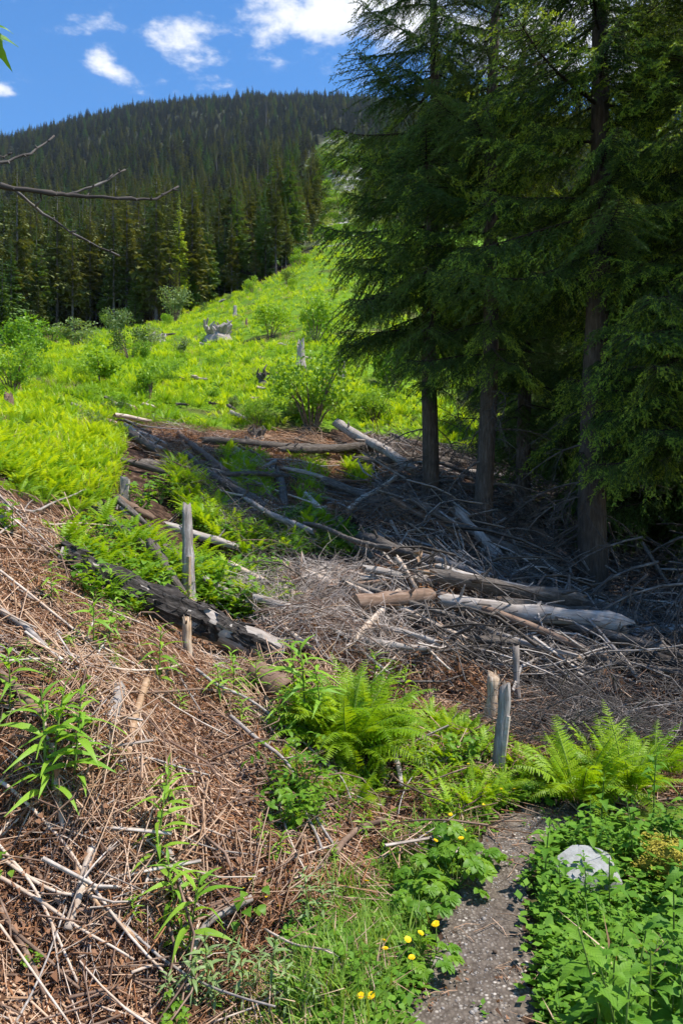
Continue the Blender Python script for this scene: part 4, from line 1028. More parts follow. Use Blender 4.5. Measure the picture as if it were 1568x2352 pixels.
mass('gravel', PEB, pp, zrot(len(pp), gP, .5), np.clip(np.exp(gP.normal(-5.8, .6, len(pp))), .0015, .016), gP.integers(0, 4, len(pp)), 'loose grey gravel on the footpath', 'gravel')

TSB = protos('boulder', [rock_mesh(60 + i, (1, .8, .7), 'rock_pale', 9, .03, 1) for i in range(3)])
P = scatter_pts(420, TRACK, 95, 620, -.08, .12, 65); P = P[fbm(P[:, 0] / 22, P[:, 1] / 22, 2, 4) > -.03]
mass('boulders', TSB, P, zrot(len(P), gP, .5), np.exp(gP.normal(-.75, .5, len(P))) * P[:, 1] / 220, gP.integers(0, 3, len(P)), 'pale boulders on the stony avalanche track', 'boulders')
SCR = protos('scrub', [herb(71, 'grey_bush_leaf', 90, .5, .7, .2), herb(72, 'dark_herb', 90, .5, .6, .2), herb(73, 'forest_needle_green', 90, .45, .8, .2)])
P = scatter_pts(520, [(700, 560), (900, 540), (900, 330), (760, 315), (712, 360), (690, 400), (735, 470)], 100, 650, -.08, .12, 66)
scatter('track_scrub', SCR, P, zrot(len(P), gP, .1), gP.uniform(.8, 2.2, len(P)) * P[:, 1] / 110, gP.integers(0, 3, len(P)), 'low green scrub on the stony avalanche track', 'scrub')

gQ = np.random.default_rng(99); pl = []
for i in gQ.integers(4, len(PF) - 4, 120):
    p = PF[i]; a = gQ.uniform(0, 6.28); r = p[2] * gQ.uniform(.55, 1.25); x, y = p[0] + math.cos(a) * r, p[1] + math.sin(a) * r; pl.append((x, y, gz(x, y) + .012))
pl = np.array(pl)
mass('path_litter', protos('path_bits', [crumbs(91, 14, 'dead_fern', .05, .006, .004), straw(92, 3, 'straw', (.03, .12), .04, 2, (.001, .002), .004), herb(93, 'nettle_leaf', 7, .04, .02, .02), rock_mesh(94, (.012, .009, .006), 'soil_clod', 8, .05, 1)]), pl, zrot(len(pl), gQ, .1), gQ.uniform(.6, 1.3, len(pl)), gQ.choice(4, len(pl), p=[.35, .3, .15, .2]), 'dead leaf bits, straw and soil crumbs on the path', 'litter')

# ------------------------------------------------------------------ logs, stumps, snags, sticks
def frame_from(p0, p1):
    d = (p1 - p0).normalized(); b = Vector((0, 0, 1)).cross(d).normalized(); n = d.cross(b)
    m = Matrix((d, b, n)).transposed().to_4x4(); m.translation = p0
    return m
def log(label, a, b, d0, d1, mat='grey_wood', lift=0.0, lift2=None, bend=.02, stubs=3, seed=0, name='log', cat='log', group='fallen logs', ends=True, sides=12, rough=.15, ragged=None):
    """a fallen log between two places given on the ground, resting on it"""
    p0 = at(*a) if len(a) == 2 else Vector(a); p1 = at(*b) if len(b) == 2 else Vector(b)
    lift += .09; lift2 = None if lift2 is None else lift2 + .09
    p0 = p0 + Vector((0, 0, d0 * .35 + lift)); p1 = p1 + Vector((0, 0, d1 * .35 + (lift if lift2 is None else lift2)))
    L = (p1 - p0).length; g = random.Random(seed * 31 + int(L * 100)); n = max(8, int(L / .16))
    M = G(); pts_, rad = [], []
    for i in range(n + 1):
        u = i / n
        pts_.append((u * L, bend * L * math.sin(math.pi * u) * (1 if seed % 2 else -1), .35 * bend * L * math.sin(2.2 * u * math.pi + seed)))
        rad.append((d0 + (d1 - d0) * u) / 2 * (1 + g.uniform(-rough, rough)))
    M.tube(pts_, rad, sides, 0, jit=rough, cap=False, rnd=g)
    ragged = min(.12, d0 * .55) if ragged is None else ragged
    if ragged:
        for k in range(sides):
            for base in (0, n * sides):
                v = M.v[base + k]; M.v[base + k] = (v[0] + g.uniform(-ragged, ragged), v[1] * g.uniform(.75, 1), v[2] * g.uniform(.75, 1))
    o = obj(name, M.mesh(name, mat, True)); o.matrix_basis = frame_from(p0, p1); tag(o, label, cat, group)
    if ends:
        for u, base, r in ((0, 0, rad[0]), (1, n * sides, rad[-1])):
            E = G(); ring = [Vector(M.v[base + k]) for k in range(sides)]; c = sum(ring, Vector()) / sides
            E.add([c] + ring, [(0, 1 + k, 1 + (k + 1) % sides) if u else (0, 1 + (k + 1) % sides, 1 + k) for k in range(sides)]); obj('cut_end', E.mesh('cut_end', 'cut_end'), o)
    for k in range(stubs):
        u = g.uniform(.1, .92); i = int(u * n); an = g.uniform(-.5, 3.6); r = rad[i]; l = g.uniform(.5, 2.2) * r + .03; S = G()
        p = Vector(pts_[i]); q = Vector((g.uniform(.1, .7), math.cos(an), math.sin(an))).normalized()
        S.tube([p + q * r * .6, p + q * (r + l * .6), p + q * (r + l)], [r * .28, r * .2, r * .10], 5, 0, jit=.1, rnd=g); obj('branch_stub', S.mesh('branch_stub', mat), o)
    return o
def px_m(npx, p): return npx / F * p.y
def plog(label, a, b, w0, w1, *args, **k):      # widths in photo units at each end
    return log(label, a, b, px_m(w0, at(*a)), px_m(w1, at(*b)), *args, **k)
plog('long bark-covered log lying across the far edge of the slash', (462, 1036), (856, 1056), 20, 24, 'dark_log', .05, seed=1)
plog('dark log just below the long bark-covered log', (640, 1062), (880, 1050), 17, 20, 'dark_log', .1, seed=2)
plog('thick silver-grey log tilted down toward the dark spruce', (776, 1012), (952, 1106), 24, 22, 'grey_wood', .25, .05, seed=3)
plog('thin log with bark, sticking out over the bright ferns', (498, 1126), (664, 1140), 11, 9, 'dark_log', .15, .25, stubs=2, seed=4)
plog('short pale log at the top of the slash', (262, 980), (344, 992), 11, 8, 'pale_wood', .12, seed=5)
plog('slender bleached log sloping right below the short pale log', (286, 1000), (376, 1062), 9, 8, 'pale_wood', .1, seed=6)
plog('fat dark log end among reddish litter', (298, 1022), (364, 1064), 22, 18, 'dark_log', .05, seed=7)
plog('long log sloping down the gully, pale above and dark below', (424, 1068), (612, 1206), 14, 24, 'dark_log', .08, seed=8)
plog('second log at the bottom of the gully', (512, 1196), (616, 1232), 14, 13, 'grey_wood', .03, seed=9)
plog('brown peeled log between gully and bright ferns', (412, 1012), (522, 1106), 12, 15, 'brown_wood', .05, seed=10)
plog('short dark upright-lying log between two fern patches', (626, 1092), (652, 1202), 16, 18, 'dark_log', .04, seed=11)
plog('thin bent grey log crossing the upper slash', (650, 1106), (838, 1152), 9, 8, 'grey_wood', .15, .08, bend=.04, seed=12)
plog('pale broken log leaning on the slash below the dark spruce', (800, 1206), (916, 1132), 13, 9, 'pale_wood', .05, .2, seed=13)
plog('thin grey log running to the foot of the dark spruce', (860, 1160), (970, 1132), 9, 8, 'grey_wood', .12, seed=14)
plog('long slim log running down past the slim spruce to the thick trunk', (938, 1226), (1318, 1412), 18, 24, 'dark_log', .35, .3, bend=.03, stubs=7, seed=15)
plog('short grey log parallel to the long slim log', (1048, 1246), (1148, 1350), 24, 24, 'grey_wood', .32, .25, seed=16)
plog('curved mossy log sagging between slim spruce and thick trunk', (1134, 1232), (1332, 1366), 30, 28, 'brown_wood', .25, .22, bend=.06, seed=17)
plog('dark log half buried in the middle of the slash', (828, 1302), (962, 1366), 26, 28, 'dark_log', .25, seed=18)
plog('sawn log with round cut end facing the pale twigs', (815, 1484), (990, 1472), 38, 34, 'brown_wood', .22, .26, bend=.0, stubs=1, ragged=.006, seed=19)
plog('uppermost of the long shaded logs on the slash pile', (985, 1442), (1335, 1500), 30, 36, 'dark_log', .34, .38, stubs=6, seed=20)
plog('longest shaded log with dark rotten end on the slash pile', (1010, 1490), (1438, 1562), 30, 40, 'grey_wood', .30, .34, stubs=8, seed=21)
plog('shaded log behind the longest one, at the thick trunk', (1150, 1478), (1465, 1498), 30, 30, 'dark_log', .26, .2, stubs=4, seed=22)
plog('thin bleached log lying on the sunlit slash', (704, 1354), (864, 1392), 11, 9, 'pale_wood', .15, seed=23)
plog('thin grey log crossing under the bleached one', (640, 1408), (748, 1358), 11, 9, 'grey_wood', .1, .15, seed=24)
plog('long curved silver branch hanging over the slash front', (908, 1376), (1004, 1538), 12, 7, 'pale_wood', .3, .12, bend=.05, stubs=2, seed=25)
plog('thin brown log on the sunlit slash', (750, 1416), (908, 1394), 9, 8, 'brown_wood', .15, seed=26)
plog('pale log half hidden behind the crest ferns', (272, 1186), (350, 1226), 20, 18, 'brown_wood', .05, seed=27)
plog('grey log behind the standing snag', (380, 1240), (560, 1300), 16, 18, 'grey_wood', .05, seed=28)
plog('grey root-like log curving right from the snag foot', (470, 1378), (584, 1442), 18, 8, 'grey_wood', .08, .03, bend=.06, seed=29)
plog('small grey log in the big fern\'s back, pointing at the twigs', (650, 1490), (745, 1560), 13, 9, 'pale_wood', .06, seed=30)
plog('silvery branch running down behind the big fern', (760, 1500), (890, 1590), 10, 7, 'grey_wood', .1, .05, seed=31)
gL = random.Random(5)
for i, (a, b, w0, w1, mt, lb) in enumerate((((835, 1402), (1185, 1446), 16, 12, 'grey_wood', 'long silvery log across the top of the slash heap'), ((1000, 1392), (1310, 1478), 15, 18, 'grey_wood', 'silvery log slanting right over the slash heap'), ((1190, 1424), (1470, 1512), 18, 22, 'dark_log', 'dark log slanting past the thick trunk\'s foot'),
        ((880, 1326), (1110, 1404), 14, 17, 'grey_wood', 'grey log slanting down in front of the slim spruce'), ((700, 1268), (905, 1352), 12, 14, 'dark_log', 'dark log along the far side of the sunlit slash'), ((1060, 1530), (1330, 1622), 14, 11, 'grey_wood', 'thin grey log sliding off the front of the heap'), ((560, 1210), (720, 1300), 14, 15, 'grey_wood', 'grey log crossing the shaded gully'), ((900, 1210), (1060, 1300), 12, 15, 'brown_wood', 'brown log below the dark spruce'))):
    plog(lb, a, b, w0, w1, mt, .26, .28, bend=.03, stubs=5, seed=140 + i)
def rand_logs(n, poly, y0, y1, lr, dr, mats, label, group, seed, a0, da, lift):
    P = scatter_pts(n, poly, y0, y1, -.5, .6, seed)
    for i, (x, y, z) in enumerate(P):
        a = a0 + gL.gauss(0, da); l = gL.uniform(*lr); d = gL.uniform(*dr); c, s_ = math.cos(a) * l / 2, math.sin(a) * l / 2
        p0, p1 = (x - c, y - s_, gz(x - c, y - s_)), (x + c, y + s_, gz(x + c, y + s_))
        mt = gL.choice(mats)
        log({'pale_wood': 'pale', 'grey_wood': 'grey', 'brown_wood': 'brown', 'dark_log': 'dark'}[mt] + (' long ' if l > sum(lr) / 2 else ' short ') + label, p0, p1, d, d * gL.uniform(.55, .9), mt, gL.uniform(*lift), gL.uniform(*lift), gL.uniform(.0, .05), gL.randint(2, 5), 100 + seed + i, group=group)
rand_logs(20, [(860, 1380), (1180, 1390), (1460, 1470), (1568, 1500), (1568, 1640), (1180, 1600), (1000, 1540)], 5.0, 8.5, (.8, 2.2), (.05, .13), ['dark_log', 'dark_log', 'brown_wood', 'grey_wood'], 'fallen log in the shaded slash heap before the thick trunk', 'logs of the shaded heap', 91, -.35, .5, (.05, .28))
rand_logs(22, [(840, 1290), (850, 1160), (960, 1150), (1250, 1210), (1340, 1400), (1180, 1380), (900, 1370)], 7, 14, (1.2, 3.2), (.06, .18), ['grey_wood', 'dark_log', 'brown_wood'], 'fallen log on the slope between the spruce trunks', 'logs between the spruce trunks', 92, -.7, .6, (.0, .22))
rand_logs(12, [(830, 1030), (1000, 1050), (1150, 1070), (1150, 1170), (960, 1140), (850, 1110)], 11, 19, (1.5, 3.5), (.08, .2), ['grey_wood', 'dark_log'], 'fallen log behind the dark spruce trunk', 'logs behind the dark spruce', 93, -.3, .5, (.05, .3))
rand_logs(16, UPSL, 8, 19, (.9, 2.6), (.07, .18), ['grey_wood', 'dark_log', 'dark_log', 'pale_wood', 'brown_wood'], 'fallen log in the sunny upper slash', 'logs of the upper slash', 94, -.8, .9, (-.12, .05))
rand_logs(10, [(380, 1080), (480, 1110), (640, 1230), (820, 1320), (700, 1350), (600, 1320), (480, 1210)], 7, 13, (1.0, 2.4), (.07, .16), ['grey_wood', 'dark_log'], 'weathered log lying in the gully', 'logs in the gully', 95, -.9, .5, (-.12, .02))
rand_logs(10, [(560, 1390), (700, 1340), (900, 1370), (1000, 1420), (1010, 1540), (860, 1530), (640, 1490)], 5, 8.5, (.7, 1.7), (.04, .09), ['pale_wood', 'grey_wood'], 'log on the sunlit slash', 'logs of the sunlit slash', 96, -.3, .9, (.05, .2))
rand_logs(4, [(130, 1180), (260, 1180), (420, 1300), (420, 1380), (250, 1290)], 4.5, 8.5, (.4, .9), (.05, .11), ['grey_wood', 'brown_wood', 'dark_log'], 'weathered log among the crest ferns', 'logs on the bank crest', 97, -.6, .5, (.0, .1))
# the big charred log on the bank
def charred_log():
    p0, p1 = at(128, 1296), at(628, 1535); p0 += Vector((0, 0, .05)); p1 += Vector((0, 0, .10)); L = (p1 - p0).length
    o = obj('charred_log', None); o.matrix_basis = frame_from(p0, p1); tag(o, 'big charred log lying down the bank, peeled silver at its lower end', 'log', 'fallen logs')
    g = random.Random(4); sides = 18; n = 26
    def ring(M, us, off, a0, a1, m, jit, steps, rag=0.0):
        rows = []
        for u in us:
            r = (.078 + .04 * u) + off * (.8 + .5 * math.sin(u * 31)) + .014 * math.sin(u * 23) * math.sin(u * 9 + 1)
            row = []
            for k in range(steps + 1):
                an = a0 + (a1 - a0) * k / steps; rr = r * (1 + jit * g.uniform(-1, 1) + .06 * math.sin(7 * an + 9 * u))
                row.append(len(M.v)); M.v.append((u * L + (rag * g.uniform(-1, 1) if rag else 0), math.cos(an) * rr + .03 * math.sin(u * 5), math.sin(an) * rr))
            rows.append(row)
        for i in range(len(rows) - 1):
            for k in range(steps): M.f.append((rows[i][k], rows[i + 1][k], rows[i + 1][k + 1], rows[i][k + 1])); M.m.append(m)
    M = G(); ring(M, [i / n for i in range(n + 1)], 0, 0, 2 * math.pi, 0, .04, sides)
    obj('peeled_wood', M.mesh('peeled_wood', 'grey_wood', True), o)
    M = G(); ring(M, [.0 + .62 * i / n for i in range(n + 1)], .022, -.9, 4.0, 0, .10, 16, .05); obj('bark', M.mesh('bark', 'charred'), o)['label'] = 'charred black bark'
    M = G(); ring(M, [.58 + .30 * i / 12 for i in range(13)], .02, .4, 1.5, 0, .12, 5); obj('bark', M.mesh('bark', 'charred'), o)
    for u0, u1, a0, a1 in ((.66, .80, 1.9, 2.9), (.74, .97, 2.6, 3.5), (.86, .99, .5, 1.1), (.6, .7, 3.0, 3.9)):
        M = G(); ring(M, [u0 + (u1 - u0) * i / 8 for i in range(9)], .014, a0, a1, 0, .10, 5, .03); obj('bark', M.mesh('bark', 'charred'), o)
    E = G(); E.add([(L, 0, 0)] + [(L + g.uniform(-.03, .03), math.cos(2 * math.pi * k / 16) * .12, math.sin(2 * math.pi * k / 16) * .12) for k in range(16)], [(0, 1 + k, 1 + (k + 1) % 16) for k in range(16)]); obj('cut_end', E.mesh('cut_end', 'cut_end'), o)
    K = G(); K.tube([(L * .86, -.07, .05), (L * .87, -.14, .07)], [.035, .028], 8, 0, jit=.1); obj('knot', K.mesh('knot', 'grey_wood'), o)
charred_log()
p = at(615, 1600); M = G()
gq = random.Random(9)
for i in range(9):
    for k in range(11):
        an = R(-30 + 21 * k); r = .10 * (1 + .08 * gq.uniform(-1, 1)); M.v.append((-.14 + .035 * i + .01 * gq.uniform(-1, 1), math.cos(an) * r, math.sin(an) * r + .09))
for i in range(8):
    for k in range(10): M.f.append((i * 11 + k, i * 11 + k + 1, i * 11 + 12 + k, i * 11 + 11 + k)); M.m.append(0)
bs = obj('bark_slab', M.mesh('bark_slab', 'brown_wood', True), None, p + Vector((0, .05, 0)), (.3, .35, -.5)); sm_ = bs.modifiers.new('thickness', 'SOLIDIFY'); sm_.thickness = .018
tag(bs, 'curled piece of brown bark under the end of the charred log', 'bark')
def pole(name, label, foot, h, r0, r1, mat, lean=(0, 0), seed=1, jag=.1, cat='snag', split=None, group=None, sink=.08):
    g = random.Random(seed); p = at(*foot); M = G(); n = max(5, int(h / .06)); pts_, rad = [], []
    for i in range(n + 1):
        u = i / n; pts_.append((lean[0] * u * h + .004 * math.sin(u * 9 + seed), lean[1] * u * h + .010 * math.cos(u * 7), -sink + u * (h + sink))); rad.append((r0 + (r1 - r0) * u) * (1 + g.uniform(-.09, .09)) * (1 + .8 * math.exp(-u * h / .05) * .6))
    M.tube(pts_, rad, 10, 0, jit=.22, rnd=g)
    for k in range(10):
        v = M.v[n * 10 + k]; M.v[n * 10 + k] = (v[0], v[1], v[2] + g.uniform(-jag, jag))
    t = thing(name, label, cat, p, (0, 0, 0), 1, group)
    obj('trunk', M.mesh(name, mat, True), t)
    for k in range(7):                         # splinters of the broken top
        a = g.uniform(0, 6.28); S = G(); q = Vector(pts_[-1]) + Vector((math.cos(a) * r1 * .6, math.sin(a) * r1 * .6, -.06)); l = g.uniform(.01, .05)
        S.tube([q, q + Vector((0, 0, .05)), q + Vector((math.cos(a) * .01, math.sin(a) * .01, .05 + l))], [r1 * .42, r1 * .34, .001], 4, 0, jit=.2, rnd=g); obj('splinter', S.mesh('splinter', mat), t)
    if split:
        S = G(); S.tube([(x + r0 * .75 * split[1], y - r0 * .55, z) for (x, y, z) in pts_[1:int(n * split[2])]], [q * .55 for q in rad[1:int(n * split[2])]], 6, 0, jit=.2, rnd=g); obj('bare_wood', S.mesh('bare_wood', split[0]), t)['label'] = 'peeled pale wood'
    return t
p = at(434, 1385)
pole('standing_snag', 'tall grey standing snag on the crest of the bank', (434, 1388), px_m(222, p), px_m(17, p), px_m(10, p), 'grey_upright', (-.02, 0), 3, .06, split=('orange_upright', .3, .62))
p = at(436, 1522); pole('birch_snag', 'short peeling stem in front of the charred log', (437, 1524), px_m(100, p), px_m(9, p), px_m(9, p), 'orange_upright', (-.09, 0), 5, .03)
p = at(1136, 1790); pole('split_post', 'split grey stem with white edge standing at the path bend', (1136, 1792), px_m(205, p), px_m(13, p), px_m(12, p), 'grey_upright', (.12, .02), 7, .06, split=('pale_wood', .9, .9))
p = at(1118, 1668); pole('broken_stub', 'short golden broken stub leaning behind the split stem', (1116, 1672), px_m(118, p), px_m(16, p), px_m(15, p), 'orange_upright', (.16, 0), 9, .05)
p = at(1190, 1640); pole('grey_splinter', 'thin grey splinter upright in the shaded slash', (1190, 1650), px_m(150, p), px_m(8, p), px_m(7, p), 'grey_upright', (-.05, 0), 12, .06)
def stump(label, foot, wpx, hpx, mat='grey_wood', seed=1, roots=6, name='stump', wad=False):
    g = random.Random(seed); p = at(*foot); r = px_m(wpx, p) / 2; h = px_m(hpx, p)
    t = thing(name, label, 'stump', p, (0, 0, g.uniform(0, 6)), 1, 'weathered stumps'); M = G()
    M.tube([(0, 0, -.3 * h), (0, 0, .05 * h), (.04 * r, 0, .35 * h), (.05 * r, 0, .7 * h), (.06 * r, 0, .9 * h)], [r * 1.15, r * 1.0, r * .72, r * .66, r * .62], 14, 0, jit=.16, rnd=g)
    for k in range(14): v = M.v[4 * 14 + k]; M.v[4 * 14 + k] = (v[0], v[1], v[2] + g.uniform(-.28, .28) * h)
    obj('trunk', M.mesh('stump', mat), t)
    for k in range(roots):
        a = k * 6.28 / roots + g.uniform(-.4, .4); S = G(); l = r * (g.uniform(.3, 1.3) if wad else g.uniform(1.0, 2.0))
        up = g.uniform(.6, 1.5) * h if wad else -.15 * h
        S.tube([(math.cos(a) * r * .5, math.sin(a) * r * .5, h * (.4 if wad else .25)), (math.cos(a) * r * 1.0, math.sin(a) * r, h * .15 + up * .6), (math.cos(a + .3) * l, math.sin(a + .3) * l, up)], [r * .3, r * (.13 if wad else .2), r * .05], 6, 0, jit=.15, rnd=g); obj('root', S.mesh('root', mat), t)
    return t
stump('small weathered stump among leaves on the left crest', (286, 1172), 34, 66, 'grey_wood', 1)
stump('brown stump at the left edge of the clearing', (20, 950), 30, 46, 'brown_wood', 2)
stump('big silver root stump high in the clearing', (500, 782), 62, 36, 'grey_wood', 3, 13, wad=True)
stump('tall twisted silver stump in the middle of the clearing', (690, 852), 30, 66, 'grey_wood', 4, 6)
stump('silver stump partly behind the drooping boughs', (782, 866), 26, 52, 'grey_wood', 5, 5)
stump('low dark upturned root mass in the clearing', (612, 884), 46, 30, 'dark_log', 6, 13, wad=True)
stump('small grey stump near the top of the clearing', (540, 726), 12, 22, 'grey_wood', 7, 3)
stump('small stump with a pale top above the big silver root stump', (566, 752), 8, 20, 'brown_wood', 8, 3)
stump('dark upturned roots at the end of the long log', (590, 1012), 40, 26, 'dark_log', 9, 8, wad=True)
stump('low grey stump beside the bushes on the upper left', (360, 786), 40, 16, 'grey_wood', 10, 7, wad=True)
for i, (px, py, l, an) in enumerate(((412, 880, 10, .2), (440, 880, 26, .1), (525, 948, 22, 1.0), (165, 948, 24, .5), (262, 950, 40, .3), (405, 946, 20, .1), (530, 968, 26, .2), (575, 930, 14, 0), (370, 782, 26, .4), (460, 800, 20, .6), (700, 830, 12, 0), (665, 770, 10, 0), (640, 800, 14, .2), (590, 905, 16, .4), (480, 940, 16, .2), (810, 940, 24, .7), (330, 945, 20, .1), (240, 930, 20, .6), (505, 700, 16, .3), (655, 690, 8, 0))):
    p = at(px, py); lm = px_m(l, p) * 1.4; q = p + Vector((math.cos(an) * lm, -math.sin(an) * lm * .6, 0)); q.z = gz(q.x, q.y)
    log('bleached broken log lying in the green of the clearing', tuple(p), tuple(q), lm * .26, lm * .12, ('grey_wood', 'pale_wood', 'dark_log')[i % 3], .08 * lm + .05, bend=.08, seed=i, stubs=3, rough=.3, group='bleached logs in the clearing')
# sticks on the bank
def stick(label, pl, w0, w1, mat, lift=.05, name='stick', group='sticks on the bank', knots=2, sides=6, twig=0, seed=0):
    P = [at(*q) for q in pl]; r0, r1 = px_m(w0, P[0]) / 2, px_m(w1, P[-1]) / 2; g = random.Random(seed + int(pl[0][0] * 7 + pl[0][1])); pts_ = []
    m = 6
    for i in range(len(P) - 1):
        a, b = P[max(i - 1, 0)], P[min(i + 2, len(P) - 1)]
        for k in range(m):
            u = k / m; p, q = P[i], P[i + 1]; t0, t1 = (q - a) / 2 if i else (q - p), (b - p) / 2 if i < len(P) - 2 else (q - p)
            v = p * (2 * u ** 3 - 3 * u * u + 1) + t0 * (u ** 3 - 2 * u * u + u) + q * (3 * u * u - 2 * u ** 3) + t1 * (u ** 3 - u * u)
            pts_.append(v)
    pts_.append(P[-1]); out = []
    for i, v in enumerate(pts_):
        z = max(v.z + lift * .5, gz(v.x, v.y) + r0 + lift) + g.uniform(-.004, .004); out.append(Vector((v.x + g.uniform(-.004, .004), v.y, z)))
    for _ in range(3):
        for i in range(1, len(out) - 1): out[i] = (out[i - 1] + out[i] * 2 + out[i + 1]) / 4
    o0 = out[0].copy(); out = [v - o0 for v in out]; n = len(out); M = G()
    M.tube(out, [(r0 + (r1 - r0) * i / (n - 1)) * (1 + g.uniform(-.06, .06)) for i in range(n)], sides, 0, jit=.05, rnd=g)
    o = obj(name, M.mesh(name, mat, True), None, o0); tag(o, label, 'stick', group)
    for k in range(twig):
        i = g.randint(2, n - 2); d = (out[i] - out[i - 1]).normalized(); S = G(); l = g.uniform(.08, .22); q = (d + Vector((g.uniform(-.7, .7), g.uniform(-.7, .7), g.uniform(0, .7)))).normalized()
        S.tube([out[i], out[i] + q * l * .5, out[i] + q * l + Vector((0, 0, -.02))], [r1 * .7, r1 * .5, r1 * .2], 4, 0); obj('twig', S.mesh('twig', mat), o)
    return o
ST = (
 ('long pale stick arching low across the bank corner', [(0, 2041), (120, 2121), (215, 2116), (346, 2051)], 8, 5, 'pale_wood'),
 ('straight white stick sloping down the lower bank', [(0, 2086), (155, 2191), (310, 2276)], 9, 5, 'pale_wood'),
 ('longest grey-white stick running down to the bottom edge', [(0, 1861), (115, 1976), (200, 2086), (420, 2351)], 9, 6, 'pale_wood'),
 ('thick reddish bark stick at the bottom corner', [(0, 2151), (65, 2261), (105, 2351)], 14, 12, 'brown_wood'),
 ('bent brown and white branch in the middle of the lower bank', [(155, 2006), (210, 2126), (330, 2237)], 15, 10, 'orange_wood'),
 ('pale peeled stick under the bent branch', [(212, 2011), (185, 2110), (155, 2202)], 20, 22, 'pale_wood'),
 ('pale stick with bark patches beside the fireweed', [(122, 1766), (130, 1860), (146, 1966)], 17, 16, 'pale_wood'),
 ('thick grey bark branch bending down to the pale weeds', [(580, 2121), (480, 2176), (440, 2246), (435, 2346)], 16, 20, 'grey_wood'),
 ('upper of the two long dark rods over the leafy seedlings', [(450, 1579), (530, 1630), (661, 1719), (766, 1815), (806, 1885)], 8, 4, 'grey_wood'),
 ('lower of the two long dark rods over the leafy seedlings', [(530, 1690), (636, 1777), (703, 1886), (766, 1996)], 9, 6, 'grey_wood'),
 ('short curved branch with orange end at the bank foot', [(770, 2012), (800, 1970), (830, 1943), (888, 1928)], 17, 12, 'brown_wood'),
 ('long straight straw-white stick across the upper bank', [(0, 1357), (195, 1512), (330, 1582)], 6, 4, 'pale_wood'),
 ('dark thin rod below the charred log', [(0, 1302), (150, 1317), (260, 1327)], 6, 4, 'brown_wood'),
 ('long thin white rod lying level across the bank', [(0, 1575), (190, 1567), (420, 1565)], 6, 4, 'pale_wood'),
 ('level brown rod ending at the broken bark', [(140, 1627), (280, 1637), (420, 1632), (530, 1632)], 8, 6, 'brown_wood'),
 ('pale rod beneath the fern crest', [(0, 1267), (120, 1252), (260, 1237)], 6, 4, 'pale_wood'),
 ('grey forked branch reaching over the crest ferns', [(0, 1232), (110, 1197), (230, 1130)], 9, 3, 'grey_wood'),
 ('grey stick at the left edge above the fireweed', [(0, 1447), (60, 1486), (110, 1540)], 16, 12, 'grey_wood'),
 ('dark stick at the left edge of the mid bank', [(0, 1600), (60, 1660), (110, 1720)], 20, 16, 'brown_wood'),
 ('thick peeled log piece with curling grey bark', [(272, 1632), (262, 1680), (248, 1735)], 30, 32, 'grey_wood'),
 ('golden peeled stick beside the curling bark piece', [(336, 1606), (318, 1670), (292, 1795)], 19, 16, 'orange_wood'),
 ('brown stick at the foot of the curling bark piece', [(250, 1760), (236, 1850), (232, 1930)], 18, 14, 'brown_wood'),
 ('thin red stick lying under the fireweed leaves', [(200, 1840), (250, 1960), (330, 2050)], 7, 5, 'orange_wood'),
 ('grey stick pointing down in the middle of the bank', [(380, 1990), (410, 2060), (420, 2130)], 13, 10, 'grey_wood'),
 ('thin rod crossing the straw below the golden stick', [(270, 1815), (350, 1795), (480, 1830)], 6, 4, 'grey_wood'),
 ('dark rod half buried beneath the bent branch', [(60, 2020), (110, 2100), (170, 2180)], 12, 8, 'brown_wood'),
 ('white stick on the lower left bank', [(0, 2010), (90, 2130), (180, 2330)], 7, 6, 'pale_wood'),
 ('long brown stem at the bottom of the bank', [(20, 2200), (120, 2290), (190, 2352)], 8, 7, 'brown_wood'),
 ('pale stick lying level at the foot of the bank', [(300, 2310), (380, 2290), (480, 2265)], 7, 5, 'pale_wood'),
 ('white straw stem bundle stick near the moss', [(610, 2200), (690, 2250), (760, 2262)], 6, 4, 'pale_wood'),
 ('thin grey rod below the big fern', [(690, 1890), (720, 1960), (740, 2010)], 9, 7, 'grey_wood'),
 ('grey splintered stick behind the small ferns', [(890, 1740), (915, 1800), (920, 1850)], 18, 10, 'grey_wood'),
 ('thin branch leaning against the split stem', [(1050, 1735), (1090, 1715), (1125, 1690)], 6, 5, 'brown_wood'),
)
for i, (lb, pl, w0, w1, mt) in enumerate(ST): stick(lb, pl, w0, w1, mt, .10 if w0 < 12 else .08, twig=1 if w0 < 10 else 0, seed=i)
gS = random.Random(77)
WOOD = {'pale_wood': 'pale', 'grey_wood': 'grey', 'brown_wood': 'brown', 'orange_wood': 'orange', 'dark_log': 'dark'}
